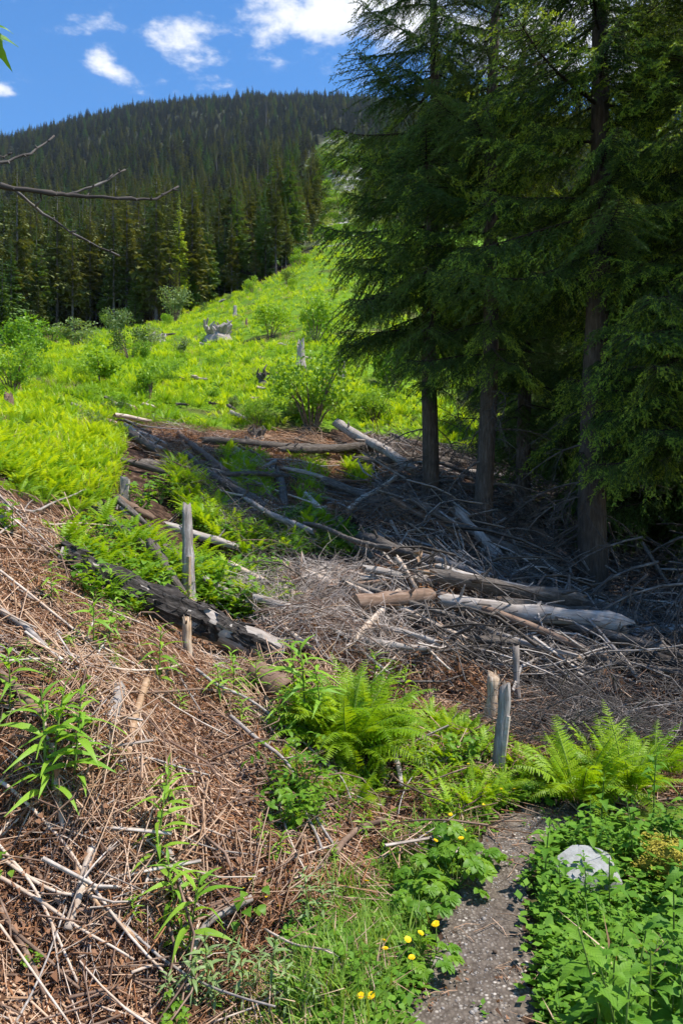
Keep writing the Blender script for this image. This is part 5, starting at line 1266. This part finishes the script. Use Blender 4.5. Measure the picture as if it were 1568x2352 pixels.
def rand_sticks(n, poly, y0, y1, lr, rr, mats, label, group, seed, lift=(.02, .08), spin=.6):
    P = scatter_pts(n, poly, y0, y1, -.62, .62, seed); gx, gy = normals(P[:, 0], P[:, 1])
    for i in range(len(P)):
        x, y, z = P[i]; a = math.atan2(-gy[i], -gx[i]) + gS.gauss(0, spin); l = gS.uniform(*lr); r = gS.uniform(*rr) ; d = Vector((math.cos(a), math.sin(a), 0)); li = gS.uniform(*lift); bn = gS.uniform(-.12, .12) * l; M = G(); pts_ = []
        for k in range(7):
            u = k / 6 - .5; q = Vector((x, y, 0)) + d * l * u + Vector((-d.y, d.x, 0)) * bn * math.cos(u * 3); q.z = gz(q.x, q.y) + r + li * (1 + .8 * u); pts_.append(q)
        for _ in range(2):
            for k in range(1, 6): pts_[k] = (pts_[k - 1] + pts_[k] * 2 + pts_[k + 1]) / 4
        o0 = pts_[0].copy(); M.tube([q - o0 for q in pts_], [r * (1 - .5 * k / 6) for k in range(7)], 5, 0, jit=.08, rnd=gS)
        m = gS.choice(mats); M = M.mesh('stick', m, True); px, py = pix(x, y, z)
        zn = ('') + (', low near the bottom edge' if py > 2150 else ', half way up' if py > 1750 else ', near the charred log' if py > 1450 else ', by the crest') if group == 'loose sticks on the bank' else ''
        tag(obj('stick', M, None, o0), ('long ' if l > sum(lr) / 2 else 'short ') + WOOD[m] + ' ' + label + zn, 'stick', group)
rand_sticks(115, BANK, 2.0, 6.2, (.2, .9), (.003, .008), ['pale_wood', 'pale_wood', 'brown_wood', 'brown_wood', 'orange_wood', 'grey_wood'], 'dry stick on the bracken bank', 'loose sticks on the bank', 71, (.04, .10), .75)
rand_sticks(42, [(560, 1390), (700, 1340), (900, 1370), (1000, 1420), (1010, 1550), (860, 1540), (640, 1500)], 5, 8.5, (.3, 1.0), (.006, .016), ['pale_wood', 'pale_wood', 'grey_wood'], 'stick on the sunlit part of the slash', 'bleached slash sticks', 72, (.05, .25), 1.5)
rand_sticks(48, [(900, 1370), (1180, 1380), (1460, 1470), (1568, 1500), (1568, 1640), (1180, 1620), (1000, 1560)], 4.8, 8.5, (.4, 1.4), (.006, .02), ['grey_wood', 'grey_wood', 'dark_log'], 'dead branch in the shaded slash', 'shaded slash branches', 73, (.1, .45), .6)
rand_sticks(32, UPSL, 8, 20, (.6, 2.0), (.012, .035), ['grey_wood', 'pale_wood', 'brown_wood'], 'broken branch among the upper fallen logs', 'upper slash branches', 74, (.05, .25), 1.5)
rand_sticks(28, [(830, 1290), (850, 1160), (1000, 1150), (1250, 1200), (1350, 1400), (1180, 1380), (900, 1370)], 7, 14, (.5, 1.8), (.008, .025), ['grey_wood', 'dark_log', 'brown_wood'], 'dead branch on the brown slope between the spruce trunks', 'branches between the spruce trunks', 75, (.05, .3), 1.2)
# ------------------------------------------------------------------ bushes of the clearing
def bush_mesh(seed, mat, n=1100, sz=.07, lobes=9):
    g = np.random.default_rng(seed); M = G(); C = np.c_[g.uniform(-.34, .34, lobes), g.uniform(-.34, .34, lobes), g.uniform(.25, .8, lobes)]; Rr = g.uniform(.14, .28, lobes)
    k = g.integers(0, lobes, n); d = unit(g.normal(size=(n, 3))); p = C[k] + d * (Rr[k] * g.random(n) ** .4)[:, None]; p[:, 2] = np.abs(p[:, 2])
    a = unit(g.normal(size=(n, 3)) + np.array([0, 0, .3])); b = unit(np.cross(a, g.normal(size=(n, 3)))); s = sz * g.uniform(.5, 1.2, (n, 1))
    for i in range(n): M.add([p[i], p[i] + a[i] * s[i] * .5 + b[i] * s[i] * .3, p[i] + a[i] * s[i], p[i] + a[i] * s[i] * .5 - b[i] * s[i] * .3], [(0, 1, 2, 3)])
    S = G()
    for c in C: S.tube([(c[0] * .1, c[1] * .1, -.05), (c[0] * .5, c[1] * .5, c[2] * .55), tuple(c)], [.014, .010, .004], 4, cap=False)
    return M.mesh('bush_foliage', mat), S.mesh('bush_stems', 'twig_brown')
BM = [bush_mesh(1, 'bush_leaf', 1900, .075), bush_mesh(2, 'bush_leaf', 1500, .08, 9), bush_mesh(3, 'grey_bush_leaf', 1500, .07), bush_mesh(4, 'meadow_dark', 1700, .07), bush_mesh(5, 'bush_leaf', 3000, .055, 14), bush_mesh(6, 'needle', 1500, .05)]
for px, py, wpx, hpx, k, lb in ((62, 838, 110, 76, 0, 'round pale green bush below the forest edge at the left'), (30, 902, 120, 80, 4, 'light green bush at the left edge above the brown stump'), (175, 800, 90, 50, 2, 'grey-green bush right of the round pale bush'),
        (272, 782, 64, 56, 2, 'grey-green twiggy bush in front of the forest trunks'), (300, 826, 90, 66, 5, 'small dark conifer shrub in the clearing'), (345, 800, 60, 34, 2, 'low grey-green bush beside the dark conifer shrub'),
        (404, 738, 66, 62, 2, 'grey bush at the foot of the forest edge'), (620, 776, 80, 62, 3, 'green bush in the upper clearing, left of its twin'), (724, 790, 90, 84, 0, 'green bush in the upper clearing near the drooping boughs'),
        (715, 985, 190, 160, 4, 'largest light yellow-green shrub with visible stems above the logs'), (590, 985, 70, 50, 4, 'low bush left of the largest shrub'), (235, 890, 120, 56, 1, 'wide low bush in the left clearing'), (345, 915, 80, 60, 1, 'bush in the middle of the clearing'),
        (692, 612, 46, 28, 3, 'small bush at the top of the clearing'), (580, 676, 34, 30, 3, 'bush touching the last spruces of the forest edge'), (660, 652, 60, 20, 5, 'low dark shrub under the forest corner'), (745, 560, 60, 30, 1, 'bush at the foot of the stony track'),
        (900, 900, 120, 90, 0, 'bush seen through the boughs of the dark spruce'), (860, 970, 80, 60, 4, 'low bush behind the silver tilted log'), (120, 790, 70, 40, 3, 'small green bush between pale bush and grey bush'), (440, 705, 50, 30, 3, 'small bush along the forest edge'), (780, 480, 60, 26, 3, 'bush on the stony track'), (735, 440, 50, 22, 3, 'small dark bush on the stony track'), (765, 400, 60, 22, 3, 'upper bush on the stony track')):
    p = at(px, py); w_ = px_m(wpx, p); t = thing('bush', lb, 'bush', p, (0, 0, px), 1, 'bushes in the clearing'); t.scale = (w_ * 1.15, w_ * 1.15, px_m(hpx, p) * 1.25 + .25)
    obj('foliage', BM[k][0], t); obj('stems', BM[k][1], t)
SB = protos('low_shrub', [b[0] for b in BM])
P = scatter_pts(70, MEADOW, 11, 110, -.55, .3, 83); P = P[fbm(P[:, 0] / 6, P[:, 1] / 6, 2, 70) > -.06]; gH = np.random.default_rng(83)
scatter('low_shrubs', SB, P, zrot(len(P), gH, .1), gH.uniform(.45, 1.1, len(P)) * np.interp(P[:, 1], [10, 30, 100], [.6, 1, 2.2]), gH.choice([1, 2, 3, 3, 4, 5], len(P)), 'low mixed shrubs dotted over the clearing', 'shrubs')
# ------------------------------------------------------------------ ferns, fireweed, seedlings on the bank
def hm(px, py, hpx): return px_m(hpx, at(px, py))
for px, py, hp, n, lb in ((800, 1745, 290, 34, 'largest bright green fern in the middle of the bank'), (770, 1690, 230, 20, 'fern growing behind the largest fern'), (840, 1690, 230, 20, 'second fern growing behind the largest fern'), (820, 1790, 170, 14, 'fern in front of the largest fern'), (740, 1720, 210, 18, 'fern growing into the left side of the largest fern'), (870, 1730, 230, 20, 'fern growing into the right side of the largest fern'),
        (1045, 1705, 120, 12, 'fern left of the split stem, half way up the bank'), (1010, 1680, 110, 9, 'small fern behind the one near the split stem'), (1095, 1850, 150, 14, 'fern on the path\'s outer edge below the split stem'), (1010, 1860, 90, 8, 'small fern beside the path-edge fern'),
        (1330, 1850, 260, 28, 'big fern at the path bend'), (1440, 1838, 250, 22, 'fern at the path bend, half in shade'), (1240, 1815, 150, 10, 'smaller fern between split stem and path bend'), (1500, 1800, 200, 12, 'shaded fern at the right edge behind the nettles'), (1385, 1780, 200, 14, 'fern between the two big ferns of the path bend'),
        (815, 1850, 130, 10, 'pale fern hanging below the largest fern'), (850, 1900, 110, 8, 'lowest fern hanging below the largest fern'), (900, 1830, 120, 8, 'thin fern right of the hanging pale fern'), (310, 1315, 120, 14, 'fern above the charred log'), (365, 1345, 110, 12, 'fern between charred log and snag'),
        (255, 1265, 90, 9, 'fern left of the ones above the charred log'), (395, 1400, 90, 8, 'fern right at the charred log'), (175, 1180, 90, 12, 'fern on the crest near the small stump'), (225, 1195, 80, 10, 'fern just left of the small stump'), (100, 1160, 90, 10, 'crest fern near the left edge'), (40, 1140, 90, 10, 'crest fern at the left edge'),
        (545, 1125, 80, 9, 'upright fern in the sunny slash gap'), (590, 1160, 90, 9, 'fern above the thin bark log'), (690, 1180, 60, 7, 'small fern right of the thin bark log'), (820, 1100, 55, 8, 'dark fern below the silver tilted log'), (495, 1560, 70, 4, 'single small fern under the charred log end')):
    fern(lb, at(px, py), hm(px, py, hp) * 1.05, n)
for i, (px, py, hp) in enumerate(((100, 1905, 300), (165, 1850, 190), (20, 1690, 150), (215, 1515, 110), (370, 1590, 110), (250, 1490, 90), (360, 2035, 170), (425, 2260, 190), (405, 2150, 140), (505, 1625, 80), (535, 1615, 90), (590, 1612, 70), (700, 1705, 170), (672, 1660, 140), (740, 1730, 150), (640, 2005, 70), (905, 1955, 60), (640, 1710, 90), (560, 1690, 70), (265, 1420, 90), (360, 1440, 90), (120, 1400, 80), (390, 1905, 110), (860, 1620, 90), (925, 1650, 90), (60, 1560, 70), (120, 1880, 220))):
    plant('fireweed', 'fireweed with narrow bright leaves on the brown bank' if i > 8 else ('tallest fireweed, its leafy top over the straw at the left', 'fireweed just right of the tallest one', 'fireweed cut off by the left edge of the bank', 'fireweed under the charred log', 'fireweed beside the level rods', 'fireweed near the charred log\'s dark end', 'fireweed in the centre of the lower bank', 'leafy fireweed above the pale weeds', 'fireweed left of the grey bark branch')[i], 'fireweed', 'lance', at(px, py), hm(px, py, hp) * (1.35 if i else 1.05), group='fireweed on the bank', tv=i % 4)
for i, (px, py, hp) in enumerate(((480, 2335, 130), (560, 2330, 110), (620, 2330, 120), (705, 2160, 110), (525, 2295, 100), (445, 2352, 120), (655, 2352, 100), (390, 2352, 90), (745, 2150, 90), (590, 2290, 80), (980, 1800, 70), (500, 2352, 90), (720, 2352, 70), (770, 2110, 60))):
    plant('pale_weed', 'pale grey-green weed at the foot of the bank', 'weed', 'pale', at(px, py) + Vector((0, 0, .02)), hm(px, py, hp) * 1.35, group='pale weeds at the foot of the bank', tv=i % 3)
for px, py, hp, k, lb in ((690, 1880, 150, 'pinnate', 'yellow-green pinnate seedling under the dark rods'), (650, 1945, 110, 'tri', 'leafy seedling left of the pinnate one'), (715, 1925, 110, 'pinnate', 'pinnate seedling right of its twin under the rods'), (300, 1415, 110, 'tri', 'raspberry shoot below the charred log'), (200, 1390, 90, 'tri', 'raspberry shoot left of the other, on the straw'), (345, 1395, 100, 'tri', 'raspberry shoot against the charred log'),
        (560, 1425, 90, 'tri', 'leafy sprout right of the snag'), (620, 1425, 80, 'tri', 'leafy sprout at the edge of the twigs'), (500, 1385, 100, 'tri', 'leafy sprout touching the snag'), (335, 1195, 80, 'tri', 'broad-leaved sprout right of the small stump'), (370, 1160, 70, 'tri', 'broad-leaved sprout behind the small stump'), (30, 1250, 90, 'tri', 'broad-leaved sprout at the left edge'), (255, 1450, 60, 'heart', 'low broad-leaved sprout on the straw'), (140, 1560, 50, 'tri', 'tiny sprout on the straw'), (175, 1600, 50, 'tri', 'second tiny sprout on the straw'),
        (585, 2110, 110, 'heart', 'yellow-flowered round-leaved violet on the bank'), (1045, 2045, 120, 'round', 'broad lobed-leaf plant at the path\'s left edge'), (1000, 2100, 110, 'round', 'lobed-leaf plant below the broad one'), (1095, 1995, 90, 'round', 'lobed-leaf plant jutting over the path'), (985, 2235, 100, 'round', 'lobed-leaf plant among dandelions'), (1030, 1985, 110, 'round', 'lobed-leaf plant behind the broad one'), (960, 2060, 90, 'round', 'lobed-leaf plant left of the broad one'), (930, 2110, 80, 'tri', 'trifoliate plant in the grass of the path edge'), (1060, 1790, 90, 'tri', 'leafy plant with buttercups'), (1210, 1850, 60, 'round', 'low round-leaved plant at the path bend'), (1280, 1850, 60, 'round', 'low round-leaved plant under the big fern'), (1370, 1858, 60, 'round', 'low leafy plant at the shaded fern\'s foot'),
        (720, 1270, 60, 'dark', 'dark leafy sprout in the shaded hollow'), (660, 1290, 60, 'dark', 'second dark leafy sprout in the hollow'), (780, 1285, 60, 'dark', 'third dark leafy sprout in the hollow'), (10, 2010, 80, 'heart', 'broad green leaf tuft at the left edge'), (740, 2190, 90, 'heart', 'soft broad-leaved plant at the bank foot')):
    plant('leafy_plant', lb, 'plant', k, at(px, py), hm(px, py, hp) * {'round': .8, 'heart': .75}.get(k, 1.3), group='leafy plants')
gB = random.Random(19)
for i, (x, y, z) in enumerate(scatter_pts(52, BANK, 2.1, 5.5, -.5, .3, 88)):
    px, py = pix(x, y, z)
    plant('sprout', ('narrow-leaved ', 'narrow-leaved ', 'three-leaved ', 'round-leaved ')[i % 4] + 'sprout in the dead bracken, ' + ('left ' if px < 350 else 'middle ' if px < 700 else 'right ') + ('foot' if py > 1950 else 'slope' if py > 1600 else 'top') + ' of the bank', 'sprout', ('lance', 'lance', 'tri', 'heart')[i % 4], (x, y, z + .02), gB.uniform(.08, .17) * (1 if i % 4 != 3 else .35), group='sprouts on the bank')
# ------------------------------------------------------------------ nettles
PN = scatter_pts(185, NET, 1.75, 4.0, .2, .95, 81); PN = PN[path_dist(PN[:, 0], PN[:, 1]) > np.where(PN[:, 1] > 3.1, .22, .03)]
for i, (x, y, z) in enumerate(PN):
    px, py = pix(x, y, z); h = random.uniform(.24, .40)
    if 1190 < px < 1500 and 2.05 < y < 2.95: h = random.uniform(.09, .17)
    if y > 2.95: h *= .75
    if y > 3.15: h *= .6
    zn = 'at the path\'s right edge' if path_dist(np.array(x), np.array(y)) < .16 else 'in front of the pale rock' if px < 1480 and 2.3 < y < 2.8 else 'in the bottom right corner' if y < 2.3 else 'behind the pale rock' if px < 1480 else 'beside the mossy mound'
    plant('nettle', ('tall ' if h > .3 else 'low ') + 'leafy nettle ' + zn, 'nettle', 'nettle', (x, y, z), h, group='nettles beside the path')
for px, py, hp, lb in ((1290, 2120, 150, 'nettle standing before the left side of the pale rock'), (1345, 2140, 150, 'nettle standing before the middle of the pale rock'), (1400, 2130, 170, 'nettle standing before the right side of the pale rock'), (1250, 2040, 170, 'tall nettle left of the pale rock at the path'), (1450, 1985, 150, 'nettle between pale rock and mossy mound'), (1500, 1880, 150, 'tall nettle above the mossy mound'), (1380, 1920, 140, 'nettle behind the pale rock')):
    plant('nettle', lb, 'nettle', 'nettle', at(px, py), hm(px, py, hp), group='nettles beside the path', tilt=.05)
# ------------------------------------------------------------------ flowers
M = G(); gq = random.Random(2)
for ring, n, l, zz in ((0, 26, 1.0, .0), (1, 20, .78, .14), (2, 12, .5, .24)):
    for k in range(n):
        a = 6.283 * k / n + ring * .13; c, s = math.cos(a), math.sin(a); w_ = .11; q = l * gq.uniform(.9, 1.08)
        M.add([(c * .1 + s * w_ * .5, s * .1 - c * w_ * .5, zz), (c * .1 - s * w_ * .5, s * .1 + c * w_ * .5, zz), (c * q - s * w_, s * q + c * w_, zz + .12), (c * q + s * w_, s * q - c * w_, zz + .12)], [(0, 1, 2, 3)])
HEAD = M.mesh('flower_head', 'petal_yellow')
M = G(); M.tube([(0, 0, 0), (.02, 0, .5), (0, .02, 1)], [.018, .015, .013], 5); DST = M.mesh('flower_stem', 'green_stem', True)
DL = (('dandelion nearest the camera, left of its pair', 828, 2318), ('dandelion nearest the camera, right of its pair', 852, 2316), ('large dandelion in the grass above the pair', 884, 2205), ('small dandelion just above the large one', 882, 2178), ('dandelion beside the large one, nearer the path', 936, 2196), ('dandelion low on the path edge', 945, 2238), ('dandelion above the lobed leaves', 966, 2165), ('dandelion close to the broad lobed plant', 1000, 2152), ('highest dandelion of the path edge', 1064, 1932), ('dandelion left of the highest one', 1032, 1952), ('dandelion at the left of the upper group', 1000, 1968), ('dandelion under the highest one', 1058, 1965), ('lone dandelion in the grass', 842, 2052), ('dandelion at the fern\'s foot', 1034, 1905))
for lb, px, py in DL:
    p = at(px, py + 45); h = px_m(gq.uniform(60, 85), p); t = thing('dandelion', lb, 'dandelion', p, (0, 0, gq.uniform(0, 6)), 1, 'dandelions along the path')
    o = obj('stem', DST, t); o.scale = (.13, .13, h); hd = obj('flower_head', HEAD, t, (0, 0, h), (gq.uniform(.1, .6), gq.uniform(-.3, .3), 0), gq.uniform(.010, .015))
    for k in range(5): obj('leaf', LEAF['dandelion'][0], t, mat=M4(Vector((0, 0, .01)), k * 1.256 + gq.uniform(-.3, .3), R(gq.uniform(10, 40)), 0, gq.uniform(.06, .1)))
M = G()
for k in range(5):
    a = 6.283 * k / 5; c, s = math.cos(a), math.sin(a); M.add([(0, 0, 0), (c * .6 + s * .4, s * .6 - c * .4, .25), (c, s, .45), (c * .6 - s * .4, s * .6 + c * .4, .25)], [(0, 1, 2, 3)])
CUP = M.mesh('buttercup_head', 'petal_yellow')
for i in range(16):
    px, py = ((1062, 1780), (1085, 1776), (1075, 1800), (1100, 1790), (1048, 1795), (560, 2080), (575, 2072), (605, 2078), (622, 2092), (612, 2110), (640, 2125), (1150, 1870), (1180, 1862), (1110, 1905), (720, 2130), (975, 1958))[i]
    p = at(px, py); h = px_m(gq.uniform(30, 60), p); t = thing('buttercup', 'tiny yellow buttercup in the weeds', 'buttercup', p, (0, 0, gq.uniform(0, 6)), 1, 'tiny yellow flowers')
    o = obj('stem', DST, t); o.scale = (.07, .07, h); obj('flower_head', CUP, t, (0, 0, h), (gq.uniform(-.4, .4), gq.uniform(-.4, .4), 0), .009)
# ------------------------------------------------------------------ rocks
p = at(1350, 2062); rm = rock_mesh(5, (.17, .13, .10), 'rock_pale', 0, .012, 5, (-.12, -.42, .9))
tag(obj('rock', rm, None, p + Vector((0, .07, .06)), (0, 0, .2)), 'pale grey angular rock among the nettles', 'rock')
p = at(1560, 2005); mm = rock_mesh(8, (.36, .28, .17), 'moss', 20, .12, 4); mo = obj('mossy_mound', mm, None, p + Vector((.08, .14, -.05)), (0, 0, .4)); tag(mo, 'yellow mossy mound at the right edge behind the nettles', 'mound')
for i, (px, py, wpx, lb) in enumerate(((1005, 2212, 42, 'flat grey slab stone on the left of the path'), (1030, 2196, 22, 'small grey stone beside the slab stone'), (980, 2150, 16, 'whitish stone on the path edge'), (975, 2030, 26, 'white stone under the lobed plants'), (1140, 1962, 14, 'small stone in the path middle'), (940, 2330, 22, 'pale stone at the bottom of the path'), (960, 2352, 20, 'stone at the path bottom left'), (1060, 2130, 20, 'grey stone sunk in the path'), (1050, 2060, 30, 'dark root-like stone at the path edge'), (1120, 2300, 14, 'small stone near the nettle shadows'), (665, 2285, 34, 'pale blue-grey stone in the moss'), (720, 2235, 26, 'grey stone at the bank foot'), (1020, 2290, 14, 'small pale stone low on the path'), (610, 1735, 44, 'dark lumpy stone on the bank under the rod'), (190, 2290, 40, 'grey rock exposed at the foot of the bank'), (1085, 2245, 16, 'small stone in the middle of the lower path'))):
    p = at(px, py); w_ = px_m(wpx, p) / 2
    tag(obj('stone', rock_mesh(30 + i, (w_, w_ * .7, w_ * .45), 'soil_clod' if 'dark' in lb else 'pebble', 10, .03, 2), None, p + Vector((0, 0, w_ * .15)), (0, 0, i * 1.3)), lb, 'stone', 'stones near the path')
# ------------------------------------------------------------------ bare branches reaching in from the left
def unp(px, py, d): return Vector(((px - 784) / F * d, d, EYE + (1176 - py) / F * d))
def limb(pts_, w0, w1, d, mat='grey_wood', seed=0):
    g = random.Random(seed); P = [unp(*q, d + .05 * i) for i, q in enumerate(pts_)]; fine = []
    for i in range(len(P) - 1):
        for k in range(4): fine.append(P[i].lerp(P[i + 1], k / 4) + Vector((g.uniform(-.003, .003), 0, g.uniform(-.003, .003))))
    fine.append(P[-1]); n = len(fine); M = G()
    M.tube([v - sap0 for v in fine], [(w0 + (w1 - w0) * i / (n - 1)) / F * d / 2 * (1 + (.35 if i % 4 == 0 and i else 0)) for i in range(n)], 7, 0, jit=.12, rnd=g)
    for v in fine[3:-1:2]:                    # buds and broken side twigs
        q = Vector((g.uniform(-.3, 1), g.uniform(-1, 1), g.uniform(-1, 1))).normalized(); l = g.choice((.008, .012, .03)); M.tube([v - sap0, v - sap0 + q * l * .6, v - sap0 + q * l], [.0028, .0024, .0008], 5, 0)
    return M.mesh('limb', mat, True)
DS = 1.55
rootx = (-330 - 784) / F * DS; sap0 = Vector((rootx, DS, gz(rootx, DS)))
sp = thing('bare_sapling', 'bare grey branches reaching into the picture from the upper left', 'branch', sap0)
M = G(); M.tube([(0, 0, -.1), (.02, .02, .8), (.0, .05, 1.6), (.03, .03, 2.4), (.05, .0, 3.0)], [.03, .026, .02, .014, .006], 8, 0, jit=.05); obj('trunk', M.mesh('sapling_trunk', 'grey_wood', True), sp)
b1 = obj('branch', limb([(-330, 380), (-150, 405), (0, 427), (120, 443), (165, 447), (300, 457), (358, 458), (410, 428)], 15, 4, DS, 'dead_twig', seed=1), sp)
obj('twig', limb([(160, 446), (230, 422), (288, 390)], 6.5, 3.5, DS + .2, 'dead_twig', seed=2), b1); obj('twig', limb([(35, 436), (100, 490), (180, 545), (275, 588)], 6.5, 3.5, DS + .15, 'dead_twig', seed=3), b1)
b2 = obj('branch', limb([(-330, 420), (-160, 392), (0, 376), (70, 352), (125, 312)], 10, 3.5, DS, 'dead_twig', seed=4), sp); obj('twig', limb([(-80, 352), (0, 360), (24, 354)], 4, 2, DS, 'dead_twig', seed=5), b2)
DS2 = 1.7; rx2 = (-420 - 784) / F * DS2; s2 = Vector((rx2, DS2, gz(rx2, DS2)))
ls = thing('leafy_sapling', 'bright green leaves poking in at the top left corner', 'leaves', s2)
tip = unp(-14, 70, DS2) - s2; M = G(); M.tube([(0, 0, -.1), (.03, .02, 1.4), (tip.x * .3, 0, tip.z * .86), (tip.x, tip.y, tip.z)], [.022, .018, .010, .003], 6); obj('stem', M.mesh('sapling_stem', 'green_stem', True), ls)
for px, py, ax_, l, pt in ((-14, 60, .2, .045, -5), (-20, 75, 0.0, .04, -30), (-14, 78, -.5, .085, -65), (-30, 90, .3, .07, 20)):
    obj('leaf', LEAF['lance'][0] if l < .05 else LEAF['nettle'][1], ls, mat=M4(unp(px, py, DS2) - s2, ax_, R(pt), 1.2, l))

P = np.array([v.co for v in mm.vertices]); Nn = np.array([v.normal for v in mm.vertices]); k = Nn[:, 2] > -.1
Wm = mo.matrix_basis; P = np.array([tuple(Wm @ Vector(q)) for q in P[k]])
mass('moss_cushion', protos('moss', [herb(81, 'moss', 60, .05, .025, .014)]), P, zrot(len(P), gP, .4), gP.uniform(.6, 1.1, len(P)), np.zeros(len(P), int), 'yellow-green moss on the mound at the right edge', 'moss')

# ------------------------------------------------------------------ thin air haze between here and the mountain
M = G(); x0, x1, y0, y1, z0, z1 = -1950, 1950, -20, 1760, float(ZZ.min()) - 1.5, float(ZZ.max()) + 45
M.add([(x0, y0, z0), (x1, y0, z0), (x1, y1, z0), (x0, y1, z0), (x0, y0, z1), (x1, y0, z1), (x1, y1, z1), (x0, y1, z1)], [(0, 3, 2, 1), (4, 5, 6, 7), (0, 1, 5, 4), (1, 2, 6, 5), (2, 3, 7, 6), (3, 0, 4, 7)])
m, t = newmat('haze'); v = t.nodes.new('ShaderNodeVolumePrincipled'); v.inputs['Color'].default_value = (.6, .78, 1, 1); v.inputs['Density'].default_value = .00005
o_ = t.nodes.new('ShaderNodeOutputMaterial'); t.links.new(v.outputs[0], o_.inputs['Volume'])
tag(obj('haze', M.mesh('haze', 'haze')), 'faint blue haze in the air toward the mountain', 'haze', kind='stuff')
